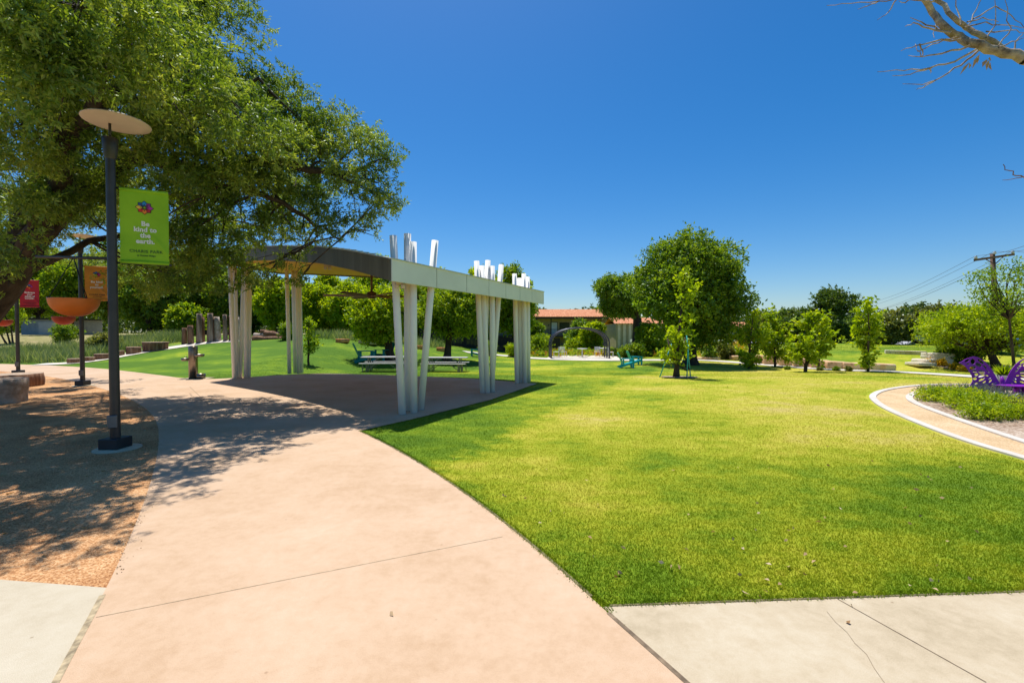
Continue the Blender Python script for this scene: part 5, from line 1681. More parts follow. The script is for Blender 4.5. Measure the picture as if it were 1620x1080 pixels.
MB().tube([(-0.05, 0, -0.05), (0.0, 0, 0.5), (0.1, 0.02, 0.95)], [0.14, 0.10, 0.07], 8).build('stem', M['bark'], st)
for s, c in ((-1, 0.15), (1, 0.1)):
    MB().tube([(0.02, 0, 0.55), (s * 0.25, 0, 1.0), (s * 0.35, c, 1.6)], [0.06, 0.045, 0.03], 7).build('stem', M['bark'], st)
stk = [((-0.66, 0.1, 0), (-0.18, 0.1, 1.35)), ((0.28, -0.3, 0), (0.42, -0.05, 1.3)), ((0.62, 0.2, 0), (0.42, 0.15, 1.75)), ((0.1, 0.7, 0), (0.15, 0.2, 1.5))]
sk = empty('tree_stakes', sb, 'turquoise stakes with black straps around the lawn sapling', 'tree stakes')
for a, b in stk:
    MB().tube([a, b], 0.024, 8).build('stake', M['stake'], sk)
for a, b in (((0.0, -0.08, 0.55), (0.60, 0.18, 0.30)), ((0.0, 0.08, 0.60), (0.60, 0.22, 0.36)), ((0.0, 0, 0.62), (-0.40, 0.1, 0.9)), ((0, -0.1, 0.5), (0.3, -0.27, 0.3))):
    mb = MB(); mb.beam(a, b, 0.02, 0.06); mb.build('strap', M['strap'], sk)
mr = smooth_line([Vector((sb.x + 0.75 * math.cos(a) + 0.1, sb.y + 0.62 * math.sin(a))) for a in [i * 0.698 for i in range(9)]], 1, True)
sheet('mulch_ring', mr, M['mulch'], 0.03)
young('leftmost of the four young trees with bushy foot', 1184, 583, [(1170, 525, 9), (1185, 520, 12), (1200, 525, 10), (1180, 540, 13), (1198, 540, 12), (1188, 510, 10), (1192, 496, 7), (1190, 556, 12), (1184, 570, 12), (1193, 574, 10), (1178, 562, 9), (1210, 530, 7), (1165, 524, 6), (1187, 578, 9)], 421, 1500, 'lime_leaf', 0.07)
young('second young tree with a pointed lime green top', 1226, 580, [(1222, 492, 7), (1220, 502, 9), (1228, 512, 11), (1212, 520, 11), (1240, 520, 11), (1225, 530, 13), (1208, 538, 10), (1245, 538, 12), (1226, 548, 13), (1240, 556, 10), (1212, 558, 9), (1228, 564, 9), (1243, 566, 7)], 422, 1500, 'lime_leaf', 0.06)
young('third young tree, widest and brightest lime green', 1275, 588, [(1275, 503, 9), (1290, 497, 9), (1300, 508, 9), (1266, 514, 11), (1282, 518, 13), (1303, 522, 11), (1316, 530, 7), (1262, 532, 11), (1280, 538, 14), (1300, 540, 13), (1258, 548, 9), (1275, 555, 13), (1296, 556, 11), (1312, 546, 9), (1285, 566, 9), (1262, 562, 6)], 423, 2000, 'lime_leaf', 0.075)
young('rightmost young tree, narrow and columnar, bushy to the ground', 1373, 588, [(1374, 478, 6), (1371, 488, 9), (1366, 500, 10), (1380, 502, 11), (1360, 512, 9), (1374, 516, 12), (1388, 518, 8), (1366, 530, 11), (1380, 532, 11), (1358, 538, 7), (1373, 546, 12), (1386, 550, 7), (1372, 560, 10), (1376, 572, 9), (1370, 580, 8)], 424, 1600, 'lime_leaf', 0.06)
young('thin young sapling with two stems behind the third young tree', 1295, 584, [(1295, 560, 7), (1298, 548, 8), (1292, 572, 5)], 425, 220, 'bright_leaf', 0.05)
young('staked sapling on the mound behind the pavilion', 488, 577.5, [(488, 548, 7), (495, 540, 7), (483, 536, 8), (492, 530, 8), (486, 522, 7), (492, 515, 6), (500, 546, 4), (480, 555, 4), (489, 508, 5)], 426, 420, 'bright_leaf', 0.05, 0.16, 0.1)
# two lawn trees behind the pavilion
tree_px('spreading tree with a dark trunk left of the near columns', 618, 571, 548, 665, 452, 545, 'lime_leaf', 431, 'shade_tree', n_tw=3300, ll=0.17, lw=0.10, nl=52, k=0.26, trunk_r=0.26, fork=1.9)
tree_px('round green tree standing between near and middle columns', 707, 570, 655, 772, 446, 540, 'bright_leaf', 432, 'shade_tree', n_tw=3400, ll=0.17, lw=0.10, nl=52, k=0.26, trunk_r=0.24, fork=1.8)
# wall of trees behind the mound, seen through the pavilion
BG = 'trees in the row behind the mound'
specs = [(470, 47, 440, 500, 428, 534, 'lime_leaf', 'bright tree behind the mound seen above the log pile'), (522, 47, 498, 552, 425, 536, 'lime_leaf', 'green tree behind the mound, second from the fan'), (568, 50, 540, 600, 430, 538, 'bright_leaf', 'green tree filling the gap left of the fan'), (670, 52, 640, 700, 450, 540, 'lime_leaf', 'lime tree between near and middle columns in the distance'), (735, 52, 700, 770, 435, 545, 'bright_leaf', 'green tree left of the middle columns in the distance'), (440, 40, 408, 468, 432, 530, 'lime_leaf', 'bright tree behind the mound left of the left columns gap'), (495, 44, 462, 535, 435, 532, 'lime_leaf', 'yellow green tree behind the mound under the roof middle'), (545, 42, 515, 585, 440, 532, 'lime_leaf', 'lime tree behind the mound left of the ceiling fan'), (585, 46, 556, 640, 395, 530, 'lime_leaf', 'taller tree behind the ceiling fan, top above the roof'),
         (515, 50, 480, 560, 455, 538, 'bright_leaf', 'shaded green tree deep behind the mound centre'), (640, 48, 610, 690, 440, 535, 'bright_leaf', 'green tree behind the near columns'), (700, 50, 660, 740, 425, 530, 'lime_leaf', 'bright tree rising just above the roof right of the near stubs'), (765, 46, 728, 800, 414, 545, 'lime_leaf', 'tall tree behind the middle column stubs'), (812, 48, 780, 845, 412, 540, 'bright_leaf', 'tall tree between middle and right column stubs'), (825, 52, 800, 846, 440, 535, 'lime_leaf', 'loose tree showing at the far end of the roof'), (400, 46, 372, 432, 430, 530, 'dark_leaf', 'dark cedar like tree behind the left columns'), (440, 52, 425, 475, 450, 535, 'bright_leaf', 'mid green tree behind the log pile')]
for i, (x, d, x0, x1, yt, yb, mt, lab) in enumerate(specs):
    tree_px(lab, x, 545, x0, x1, yt, yb, mt, 440 + i, 'park_tree', depth=d, n_tw=2300, ll=0.24, lw=0.15, nl=34, k=0.29, trunk_r=0.2, group=BG)
# dark woodland behind the oak
BL = 'trees beyond the dry hill'
for i, (x, d, x0, x1, yt, yb, mt, lab) in enumerate([(-20, 48, -110, 60, 330, 515, 'dark_leaf', 'dark tree beyond the hill at the far left edge'), (60, 52, 0, 120, 380, 515, 'bright_leaf', 'mid green tree beyond the hill behind the red banner'), (110, 46, 70, 165, 400, 512, 'bright_leaf', 'full tree beyond the hill behind the orange bowl'), (175, 50, 130, 240, 350, 520, 'mid_leaf', 'full tree beyond the hill behind the nearest lamp post'), (236, 42, 190, 285, 400, 535, 'mid_leaf', 'dense tree with low skirts above the widest stump'), (275, 48, 235, 325, 390, 530, 'mid_leaf', 'green tree behind the leftmost upright logs'), (325, 50, 280, 370, 380, 525, 'mid_leaf', 'tree behind the middle upright logs'), (365, 46, 335, 400, 420, 528, 'mid_leaf', 'green tree behind the right upright logs'), (295, 40, 268, 318, 480, 540, 'bright_leaf', 'small bright tree in front of the leftmost upright logs')]):
    tree_px(lab, x, 545, x0, x1, yt, yb, mt, 470 + i, 'woodland_tree', depth=d, n_tw=3000, ll=0.26, lw=0.16, nl=30, k=0.34, trunk_r=0.24, group=BL)
tree_px('thin multi stemmed small tree on the dry hill', 15, 550, -25, 30, 470, 525, 'bright_leaf', 485, 'small_tree', depth=36, n_tw=300, ll=0.2, lw=0.1, nl=8, trunk_r=0.10, trunks=3)
# trees right of centre in the distance
BR = 'distant trees right of the lawn'
for i, (x, d, x0, x1, yt, yb, mt, lab) in enumerate([(1402, 47, 1376, 1436, 487, 552, 'olive_leaf', 'olive distant tree filling the skyline right of the columnar tree, nearer one'), (1436, 60, 1408, 1468, 483, 553, 'mid_leaf', 'green distant tree behind the small white house'), (1485, 46, 1452, 1522, 481, 556, 'olive_leaf', 'olive distant tree above the stone steps'), (1530, 58, 1500, 1560, 480, 556, 'mid_leaf', 'green distant tree left of the utility pole'), (1322, 55, 1268, 1356, 458, 548, 'dark_leaf', 'dark distant tree topping the skyline behind the third young tree'), (1258, 58, 1228, 1292, 484, 548, 'dark_leaf', 'dark distant tree behind the second young tree'), (1200, 60, 1172, 1236, 496, 540, 'olive_leaf', 'hazy distant tree left of the second young tree'), (1415, 55, 1386, 1452, 486, 550, 'olive_leaf', 'olive distant tree right of the columnar young tree'), (1455, 52, 1425, 1492, 482, 556, 'dark_leaf', 'dark distant tree above the small white house'), (1500, 50, 1468, 1540, 480, 556, 'olive_leaf', 'olive distant tree behind the bright tree left half'), (1570, 54, 1530, 1612, 490, 556, 'dark_leaf', 'dark distant tree behind the utility pole'), (1640, 50, 1595, 1690, 480, 556, 'olive_leaf', 'olive distant tree at the right edge'), (1358, 62, 1340, 1392, 500, 548, 'dark_leaf', 'low dark distant tree left of the columnar young tree'),
                                                     (918, 60, 896, 944, 499, 560, 'mid_leaf', 'dark tree behind the arch in front of the motel'), (935, 44, 925, 950, 505, 560, 'lime_leaf', 'slim lime tree seen through the arch right half'), (846, 56, 836, 858, 508, 545, 'mid_leaf', 'green tree in front of the motel left end'), (1028, 40, 1010, 1048, 508, 560, 'bright_leaf', 'slender yellow green tree left of the staked sapling'), (1130, 50, 1108, 1160, 520, 556, 'olive_leaf', 'olive tree in shade behind the big round tree')]):
    tree_px(lab, x, 548, x0, x1, yt, yb, mt, 500 + i, 'distant_tree', depth=d, n_tw=2000 if x > 1100 else 1500, ll=0.26, lw=0.16, nl=16, k=0.42, trunk_r=0.2, group=BR)
tree_px('wide bright mesquite like tree behind the butterfly', 1578, 583, 1450, 1665, 486, 552, 'lime_leaf', 530, 'shade_tree', n_tw=2700, ll=0.13, lw=0.07, nl=60, k=0.24, trunk_r=0.2, yd=3.0, fork=1.0)
tree_px('tall airy tree with sparse leaves around the utility pole', 1607, 590, 1540, 1640, 402, 520, 'bright_leaf', 531, 'airy_tree', depth=21, n_tw=430, ll=0.11, lw=0.065, nl=30, k=0.18, trunk_r=0.06, fork=2.6)

# far-off woods closing the horizon (one mass)
rg = np.random.default_rng(900)
k = 30000
fx = rg.uniform(-190, 190, k); fy = rg.uniform(95, 125, k)
ridge = 5.2 + 1.6 * np.sin(fx * 0.11) + 1.1 * np.sin(fx * 0.31 + 1) + 0.8 * np.sin(fx * 0.83 + 2) + 2.0 * np.clip((-fx - 20) / 60, 0, 1) - 1.2 * np.clip((fx - 10) / 60, 0, 1)
fz = T(fx, fy) + ridge * rg.uniform(0, 1, k) ** 0.7
pp = np.stack([fx, fy, fz], 1); aa = rg.normal(0, 1, (k, 3))
tag(np_mesh('far_woods', leaves_from_twigs(rg, pp, unit(aa), 4, 1.0, 0.8, 0.5, 0.1), 4, M['dark_leaf']), 'distant dark woods along the horizon', 'woods', kind='stuff')

# ------------------------------------------------------------------ bare tree reaching in at upper right
def bare_tree():
    rg = np.random.default_rng(77)
    o = Vector((6.9, 4.1, 0))
    root = empty('bare_tree', o, 'leafless pale barked tree reaching in at the upper right corner', 'tree')
    tb = MB()
    tb.tube([Vector((0, 0, -0.1)), Vector((0, 0, 0.4)), Vector((-0.1, 0, 1.8)), Vector((-0.25, -0.02, 3.0)), Vector((-0.3, 0, 3.4))], [0.19, 0.15, 0.12, 0.11, 0.10], 10, cap=False)
    d = 4.0
    def pl(pts, r0, r1, n=7, dd=0.0):
        q = [P(x, y, d + dd + 0.0015 * (1620 - x) * (1 if i % 2 else 0.6)) - o for i, (x, y) in enumerate(pts)]
        k = len(q) - 1
        sm = [q[0]]
        for i in range(k):
            for t in (1 / 3, 2 / 3, 1):
                sm.append(q[i].lerp(q[i + 1], t) + (Vector(rg.normal(0, 0.006, 3)) if t < 1 else Vector((0, 0, 0))))
        k = len(sm) - 1
        tb.tube(sm, [r0 + (r1 - r0) * i / k for i in range(k + 1)], n, cap=False)
        return sm
    a = P(1620, 94, 4.0) - o
    tb.tube([Vector((-0.3, 0, 3.35)), Vector((-0.9, 0, 3.7)), Vector((-1.7, -0.05, 4.05)), a], [0.10, 0.075, 0.055, 0.042], 9, cap=False)
    m1 = pl([(1620, 94), (1578, 80), (1539, 69), (1517, 57), (1494, 42), (1475, 20), (1450, -20)], 0.042, 0.022, 9)
    m2 = pl([(1612, 91), (1578, 72), (1550, 55), (1528, 44), (1511, 30), (1480, 0), (1465, -20)], 0.028, 0.015, 8, 0.05)
    tw = [[(1505, 52), (1470, 45), (1445, 36), (1432, 42)], [(1500, 48), (1465, 40), (1440, 28)], [(1520, 62), (1478, 66), (1450, 72), (1425, 81)], [(1535, 72), (1490, 85), (1460, 90), (1437, 88)], [(1545, 78), (1510, 98), (1470, 108), (1430, 112), (1388, 114)], [(1548, 80), (1520, 104), (1490, 122), (1460, 134), (1428, 133)],
          [(1475, 107), (1440, 118), (1412, 120)], [(1480, 127), (1462, 138), (1450, 142)], [(1515, 58), (1485, 68), (1452, 82), (1448, 70)], [(1520, 40), (1512, 10), (1516, -20)], [(1530, 42), (1545, 15), (1560, -20)], [(1525, 44), (1560, 35), (1590, 40), (1620, 45)], [(1560, 50), (1600, 48), (1620, 52)], [(1580, 72), (1600, 45), (1590, 0)], [(1540, 30), (1575, 10), (1600, 25), (1620, 44)],
          [(1580, 75), (1600, 66), (1620, 60)], [(1560, 60), (1575, 40), (1574, 0)], [(1605, 80), (1612, 60), (1622, 50)], [(1478, 3), (1430, -2), (1390, 2), (1345, 6), (1308, 9)], [(1420, -2), (1405, 20), (1388, 32)], [(1390, 2), (1372, 10), (1357, 15)], [(1445, -5), (1432, 5), (1422, 2)], [(1505, 50), (1480, 40), (1478, 60)], [(1530, 35), (1555, 28), (1580, 35)], [(1560, 75), (1590, 82), (1600, 86)], [(1470, 108), (1472, 116)], [(1455, 70), (1460, 88), (1452, 80)]]
    for i, t in enumerate(tw):
        pl(t, 0.010 if i < 6 else 0.0065, 0.0022, 5, float(rg.normal(0, 0.1)))
    tb.build('trunk', M['pale_bark'], root)
    tb2 = MB()
    tb = tb2
    pl([(1630, 283), (1607, 278), (1597, 270), (1587, 260)], 0.006, 0.003, 5)
    pl([(1630, 277), (1607, 282), (1586, 285)], 0.005, 0.002, 5)
    q = P(1630, 280, 4.0) - o
    tb.tube([Vector((-0.1, 0, 1.9)), Vector((-0.9, 0, 2.6)), q], [0.03, 0.018, 0.006], 6, cap=False)
    tb.build('twig', M['twig'], root)
    cl = [P(1548, 84, 4.0) - o, P(1535, 95, 4.0) - o, P(1565, 92, 4.0) - o, P(1567, 88, 4.05) - o]
    pp = np.array([tuple(c) for c in cl]); aa = np.array([(-0.3, 0, -1), (-0.5, 0, -0.8), (0.2, 0, -1), (-0.4, 0, -0.5)], float)
    lv = leaves_from_twigs(rg, pp, unit(aa), 2, 0.05, 0.09, 0.035, 0.3, 0.3).reshape(-1, 4, 3)
    for q in lv:
        np_mesh('dead_leaf', q, 4, M['dead_leaf'], root)
bare_tree()

# ------------------------------------------------------------------ utility pole and wires
up = onT(ray(1578, 560).x * 30, 30)
pole = empty('utility_pole', up, 'leaning wooden utility pole with one cross arm', 'utility pole')
tp = P(1570, 401, 30) - up
MB().tube([(0.1, 0, -0.2), tp * 0.5 + Vector((0.04, 0, 0)), tp], [0.17, 0.15, 0.125], 12).build('pole', M['pole_wood'], pole)
xa = P(1538, 412, 29.4) - up; xb = P(1600, 403, 30.6) - up
mb = MB(); mb.beam(xa + Vector((0, -0.15, 0)), xb + Vector((0, -0.15, 0)), 0.10, 0.14); mb.build('cross_arm', M['pole_wood'], pole)
mid = P(1571, 416, 29.8) - up
mb = MB()
for e in (0.28, 0.72):
    mb.beam(xa.lerp(xb, e) + Vector((0, -0.16, -0.06)), mid + Vector((0, -0.12, -0.1)), 0.03, 0.05)
mb.build('brace', M['pole_wood'], pole)
tips = []
for e, z in ((0.03, 0.12), (0.5, 0.25), (0.97, 0.12)):
    c = xa.lerp(xb, e) + Vector((0, -0.15, z))
    MB().lathe([(0.0, -0.06), (0.05, -0.06), (0.09, 0.0), (0.10, 0.04), (0.05, 0.09), (0.07, 0.12), (0.0, 0.14)], tuple(c), 12).build('insulator', M['porcelain'], pole)
    tips.append(c + up + Vector((0, 0, 0.14)))
lab = ['upper left power line running to the utility pole', 'middle power line running to the utility pole', 'right power line running over the utility pole']
ends = [(P(1380, 478, 62), P(1700, 352, 20)), (P(1378, 484, 62), P(1700, 366, 20)), (P(1390, 490, 60), P(1700, 376, 20))]
for i, t in enumerate(tips):
    mb = MB()
    a, b = ends[i]
    for s, e in ((a, t), (t, b)):
        pts = []
        for k in range(13):
            u = k / 12
            q = s.lerp(e, u); q.z -= 0.35 * math.sin(math.pi * u)
            pts.append(q)
        mb.tube(pts, 0.011, 5)
    tag(mb.build('power_line', M['wire']), lab[i], 'power line', 'power lines')
mb = MB()
s, e = P(1400, 488, 60), P(1571, 418, 29.9)
pts = []
for k in range(13):
    u = k / 12; q = s.lerp(e, u); q.z -= 0.3 * math.sin(math.pi * u); pts.append(q)
mb.tube(pts, 0.015, 5)
e2 = P(1700, 428, 24)
mb.tube([P(1571, 445, 29.9), P(1571, 445, 29.9).lerp(e2, 0.5) - Vector((0, 0, 0.2)), e2], 0.02, 5)
tag(mb.build('power_line', M['wire']), 'lowest power line fixed to the side of the utility pole', 'power line', 'power lines')

# ------------------------------------------------------------------ buildings
def tiled_roof(mb, a, b, depth, z0, z1, pitch_n, mi=0):
    """corrugated tile slope between eave a-b (xy) rising to z1 over depth toward +y"""
    n = max(4, int((b[0] - a[0]) / pitch_n)) * 4
    rows = 9
    for j in range(rows + 1):
        for i in range(n + 1):
            x = a[0] + (b[0] - a[0]) * i / n
            t = j / rows
            mb.v.append((x, a[1] + depth * t, z0 + (z1 - z0) * t + 0.05 * abs(math.sin(math.pi * i / 4 * 1.0)) + 0.03 * ((j % 2))))
    o = len(mb.v) - (rows + 1) * (n + 1)
    for j in range(rows):
        for i in range(n):
            q = o + j * (n + 1) + i
            mb.f.append((q, q + 1, q + n + 2, q + n + 1)); mb.m.append(mi); mb.s.append(False)
D = 68.0
zE = P(900, 501, D).z; zR = P(900, 491.5, D + 3).z; zF = P(900, 531, D).z
xL = P(770, 500, D).x; xR = P(968, 500, D).x
gz = -0.4
motel = empty('motel', (0, 0, 0), 'two storey tan motel with clay tiled roof behind the arch', 'building')
mb = MB(); mb.box(((xL + xR - 1.4) / 2, D + 5.6, (gz + zE) / 2), (xR - 1.4 - xL, 8.0, zE - gz)); mb.build('wall', M['stucco'], motel)
mb = MB(); tiled_roof(mb, (xL, D), (xR, D), 5.6, zE, zR + 0.3, 0.36)
mb.add([(xR, D, zE), (xR, D + 11.2, zE), (xR - 0.02, D + 5.6, zR + 0.25)], [(0, 1, 2)])
mb.add([(xL, D + 5.6, zR + 0.3), (xR, D + 5.6, zR + 0.3), (xR, D + 11.2, zE), (xL, D + 11.2, zE)], [(0, 1, 2, 3)])
mb.build('roof', M['tile'], motel)
mb = MB(); mb.box(((xL + xR) / 2, D + 0.06, zE - 0.16), (xR - xL, 0.08, 0.26)); mb.build('eave_board', M['dark_wood'], motel)
mb = MB(); mb.box(((xL + xR - 1.4) / 2, D + 0.8, zF - 0.10), (xR - 1.4 - xL, 1.6, 0.2)); mb.build('balcony_floor', M['dark_wood'], motel)
mb = MB()
mb.box(((xL + xR - 1.4) / 2, D + 0.1, zF + 0.95), (xR - 1.4 - xL, 0.06, 0.06))
x = xL
while x < xR - 1.5:
    mb.box((x, D + 0.1, zF + 0.48), (0.03, 0.03, 0.95)); x += 0.22
mb.build('railing', M['dark_wood'], motel)
for px_ in (775, 812, 849, 872, 920, 946, 962):
    x = P(px_, 500, D).x
    MB().box((x, D + 0.22, (gz + zE - 0.29) / 2), (0.14, 0.14, zE - gz - 0.3)).build('post', M['dark_wood'], motel)
for px_ in (824, 877, 936):
    x = P(px_, 500, D + 1.5).x
    f_ = MB().box((x, D + 1.57, zF + 1.05), (1.0, 0.06, 2.1)).build('door_frame', M['dark_wood'], motel)
    MB().box((x, D + 1.52, zF + 1.03), (0.84, 0.05, 2.0)).build('door', M['door_blue'], motel)
for px_ in (800, 850, 893, 952):
    x = P(px_, 500, D + 1.5).x
    MB().box((x, D + 1.57, zF + 1.4), (1.5, 0.06, 1.2)).build('window_frame', M['dark_wood'], motel)
    MB().box((x, D + 1.53, zF + 1.4), (1.36, 0.05, 1.06)).build('window', M['glass'], motel)
for px_ in (835, 842, 868, 889, 905, 928):
    x = P(px_, 500, D + 1.5).x
    MB().box((x, D + 1.54, zF + 1.6), (0.12, 0.1, 0.22)).build('wall_lamp', M['lamp_base'], motel)
xR2 = P(983, 500, D + 2).x
mb = MB()
mb.box(((xR - 1.4 + xR2) / 2 + 0.02, D + 5.0, (gz + zE - 0.3) / 2), (xR2 - xR + 1.36, 7.4, zE - 0.3 - gz))
for i in range(7):
    mb.box((xR - 1.2 + i * 0.45, D + 1.27, (gz + zE - 0.3) / 2), (0.08, 0.06, zE - 0.3 - gz))
mb.build('end_wall', M['stucco'], motel)
w2 = empty('motel_wing', (0, 0, 0), 'pale board sided motel wing right of the arch behind a leaning tree', 'building')
a = P(975, 510, 58); b = P(1052, 510, 58)
zt = P(1000, 512, 58).z
mb = MB(); mb.box(((a.x + b.x) / 2, 61, (gz + zt) / 2), (b.x - a.x, 6, zt - gz))
mb.build('wall', M['stucco'], w2)
n = 9
mb = MB()
for i in range(n):
    mb.box((a.x + (b.x - a.x) * (i + 0.5) / n, 57.96, (gz + zt) / 2), (0.34, 0.08, zt - gz))
mb.build('siding_battens', M['siding_strip'], w2)
mb = MB(); tiled_roof(mb, (a.x - 0.3, 57.5), (b.x + 0.3, 57.5), 3.5, zt, zt + 0.8, 0.36)
mb.add([(a.x - 0.3, 61, zt + 0.8), (b.x + 0.3, 61, zt + 0.8), (b.x + 0.3, 64.5, zt), (a.x - 0.3, 64.5, zt)], [(0, 1, 2, 3)])
mb.build('roof', M['tile'], w2)
# low flat roofed building behind the beds on the right
def low_building(x0, x1, yt, yb, d, label, roofup=True):
    a = P(x0, yt, d); b = P(x1, yt, d); zb = P(x0, yb, d).z
    r = empty('low_building', (0, 0, 0), label, 'building', 'low flat roofed buildings')
    mb = MB(); mb.box(((a.x + b.x) / 2, d + 4.3, (gz + zb) / 2), (b.x - a.x - 0.4, 7.6, zb - gz)); mb.build('wall', M['dark_wood'], r)
    mb = MB(); mb.box(((a.x + b.x) / 2, d + 4, (a.z + zb) / 2), (b.x - a.x, 8.4, a.z - zb)); mb.build('fascia', M['white_wall'], r)
    mb = MB(); mb.box(((a.x + b.x) / 2, d + 4, a.z + 0.02), (b.x - a.x - 0.3, 8.1, 0.05)); mb.build('roof', M['roof_grey'], r)
    n = int((b.x - a.x) / 3)
    for i in range(1, n):
        x = a.x + (b.x - a.x) * i / n
        MB().box((x, d + 0.47, zb - 0.75), (1.3, 0.06, 0.8)).build('window', M['glass'], r)
    return r
low_building(1030, 1178, 539, 543.5, 46, 'low dark walled building with white fascia behind the big tree')
low_building(1180, 1250, 543, 548, 50, 'low white edged building behind the second young tree')
low_building(1300, 1372, 550, 555, 48, 'low white edged building behind the limestone wall right part')
h = empty('tiled_house', (0, 0, 0), 'grey house with orange tiled roof behind the young trees', 'house')
a = P(1160, 518, 72); b = P(1250, 518, 72); zr = P(1200, 510, 76).z
mb = MB(); mb.box(((a.x + b.x) / 2, 76.3, (gz + a.z) / 2), (b.x - a.x, 7, a.z - gz)); mb.build('wall', M['grey_wall'], h)
mb = MB(); tiled_roof(mb, (a.x - 0.4, 72.3), (b.x + 0.4, 72.3), 4, a.z, zr, 0.4)
mb.add([(a.x - 0.4, 76.3, zr), (b.x + 0.4, 76.3, zr), (b.x + 0.4, 80.3, a.z), (a.x - 0.4, 80.3, a.z)], [(0, 1, 2, 3)])
mb.build('roof', M['tile'], h)
for i in range(4):
    x = a.x + (b.x - a.x) * (i + 0.5) / 4
    MB().box((x, 72.78, a.z - 1.3), (1.1, 0.06, 1.1)).build('window', M['glass'], h)
gh = empty('shed', (0, 0, 0), 'grey garage on the dry hill at the far left', 'building')
a = P(25, 512, 47); b = P(86, 512, 47); g0 = 1.45
mb = MB(); mb.box(((a.x + b.x) / 2, 50, (g0 + 3.1) / 2), (b.x - a.x, 5, 3.1 - g0)); mb.build('wall', M['grey_wall'], gh)
mb = MB(); mb.box(((a.x + b.x) / 2, 50, 3.18), (b.x - a.x + 0.6, 5.6, 0.14)); mb.build('roof', M['dark_wood'], gh)
mb = MB(); mb.box(((a.x + b.x) / 2 + 0.8, 47.45, g0 + 0.7), (1.8, 0.06, 1.4)); mb.build('door', M['table_grey'], gh)
# small white gabled house far right with a blue car beside it
wh_ = empty('white_house', (0, 0, 0), 'small white gabled house under the distant dark tree', 'house')
HD = 47.0
a = P(1430, 550, HD); b = P(1449, 550, HD); zt = P(1440, 549, HD).z; zp = P(1440, 542, HD).z; z0 = float(T(a.x, HD)) - 0.1
mb = MB(); mb.add([(a.x, HD, z0), (b.x, HD, z0), (b.x, HD, zt), ((a.x + b.x) / 2, HD, zp), (a.x, HD, zt), (a.x, HD + 4, z0), (b.x, HD + 4, z0), (b.x, HD + 4, zt), ((a.x + b.x) / 2, HD + 4, zp), (a.x, HD + 4, zt)], [(0, 1, 2, 3, 4), (9, 8, 7, 6, 5), (1, 6, 7, 2), (5, 0, 4, 9)]); mb.build('wall', M['white_wall'], wh_)
mb = MB()
mm_ = ((a.x + b.x) / 2, zp + 0.05)
for s, e in ((a.x - 0.15, 1), (b.x + 0.15, -1)):
    mb.add([(s, HD - 0.2, zt - 0.02), (mm_[0], HD - 0.2, mm_[1]), (mm_[0], HD + 4.2, mm_[1]), (s, HD + 4.2, zt - 0.02), (s, HD - 0.2, zt + 0.06), (mm_[0], HD - 0.2, mm_[1] + 0.08), (mm_[0], HD + 4.2, mm_[1] + 0.08), (s, HD + 4.2, zt + 0.06)], [(0, 1, 2, 3), (7, 6, 5, 4), (0, 4, 5, 1), (3, 2, 6, 7), (0, 3, 7, 4)])
mb.build('roof', M['roof_grey'], wh_)
MB().box(((a.x + b.x) / 2, HD - 0.03, zt + 0.02), (0.4, 0.06, 0.35)).build('window', M['glass'], wh_)

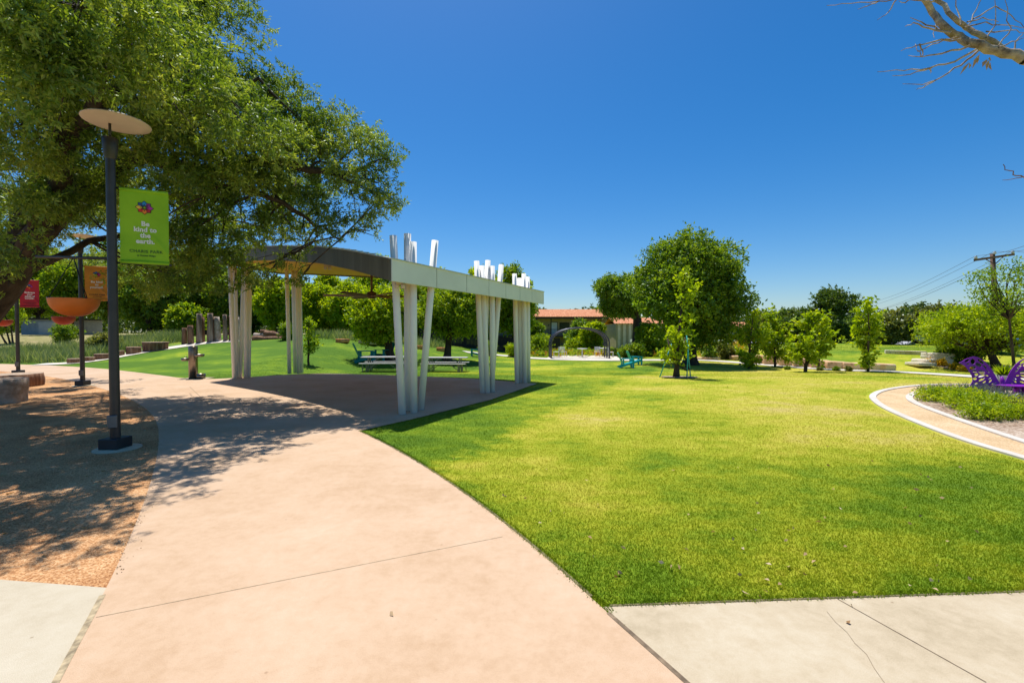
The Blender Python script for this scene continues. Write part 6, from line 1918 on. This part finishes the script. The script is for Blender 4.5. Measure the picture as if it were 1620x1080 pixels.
def car(loc, rz, paint, label):
    r = empty('parked_car', loc, label, 'car', 'cars parked beyond the right mound', rz)
    prof = [(-2.15, 0.30), (-2.2, 0.62), (-2.1, 0.88), (-1.2, 0.95), (-0.55, 1.40), (0.9, 1.43), (1.6, 1.0), (2.1, 0.92), (2.2, 0.60), (2.15, 0.30)]
    n = len(prof)
    mb = MB()
    vs = []
    for s in (-1, 1):
        for x, z in prof:
            w = 0.88 if z < 1.0 else 0.70
            vs.append((x, s * w, z))
    fs = [(i, i + 1, n + i + 1, n + i) for i in range(n - 1)] + [tuple(range(n - 1, -1, -1)), tuple(range(n, 2 * n)), (n - 1, 0, n, 2 * n - 1)]
    mb.add(vs, fs); mb.build('body', M[paint], r, bevel=0.05)
    mb = MB()
    for s in (-1, 1):
        mb.add([(x, s * (0.80 if z < 1.1 else 0.715), z) for x, z in ((-1.0, 1.0), (-0.5, 1.34), (0.85, 1.36), (1.35, 1.02))], [(0, 1, 2, 3)])
    mb.build('window', M['glass'], r)
    for x in (-1.35, 1.35):
        for s in (-1, 1):
            w = MB(); w.tube([(x, s * 0.70, 0.33), (x, s * 0.90, 0.33)], 0.33, 18); t = w.build('wheel', M['tyre'], r)
            w = MB(); w.tube([(x, s * 0.905, 0.33), (x, s * 0.915, 0.33)], 0.19, 14); w.build('rim', M['galv'], t)
    return r
car(onT(ray(1457, 550).x * 52, 52), R(60), 'car_blue', 'blue car parked right of the small white house')
car(onT(ray(1556, 560).x * 30, 30), R(65), 'car_blue', 'blue car parked behind the butterfly left wing')
car(onT(ray(1500, 560).x * 46, 46), R(0), 'car_white', 'white car parked under the distant trees behind the stone steps')

# fences
def fence(name, a, b, h, label, mt, rails=True, bw=0.14):
    r = empty(name, (0, 0, 0), label, 'fence')
    L = (b - a).length
    n = int(L / bw)
    mb = MB()
    ang = math.atan2(b.y - a.y, b.x - a.x)
    rg = random.Random(3)
    for i in range(n):
        q = a.lerp(b, (i + 0.5) / n); z = float(T(q.x, q.y))
        hh = h * (1 + rg.uniform(-0.012, 0.012))
        mb.box((q.x, q.y, z + hh / 2), (bw * 0.94, 0.03, hh), ang)
    mb.build('boards', M[mt], r)
    k = max(2, int(L / 2.4))
    for i in range(k + 1):
        q = a.lerp(b, i / k); z = float(T(q.x, q.y))
        MB().box((q.x + 0.06 * math.sin(ang), q.y + 0.07, z + h / 2), (0.1, 0.09, h * 1.02), ang).build('post', M[mt], r)
    return r
fence('board_fence', Vector((P(664, 540, 44).x, 44)), Vector((P(885, 540, 48).x, 48)), 1.45, 'black board fence behind the lawn right of the near columns', 'fence_dark')
fence('picket_fence', Vector((P(1572, 560, 36).x, 36)), Vector((P(1720, 560, 33).x, 33)), 1.0, 'grey board fence behind the butterfly at the right edge', 'fence_grey')
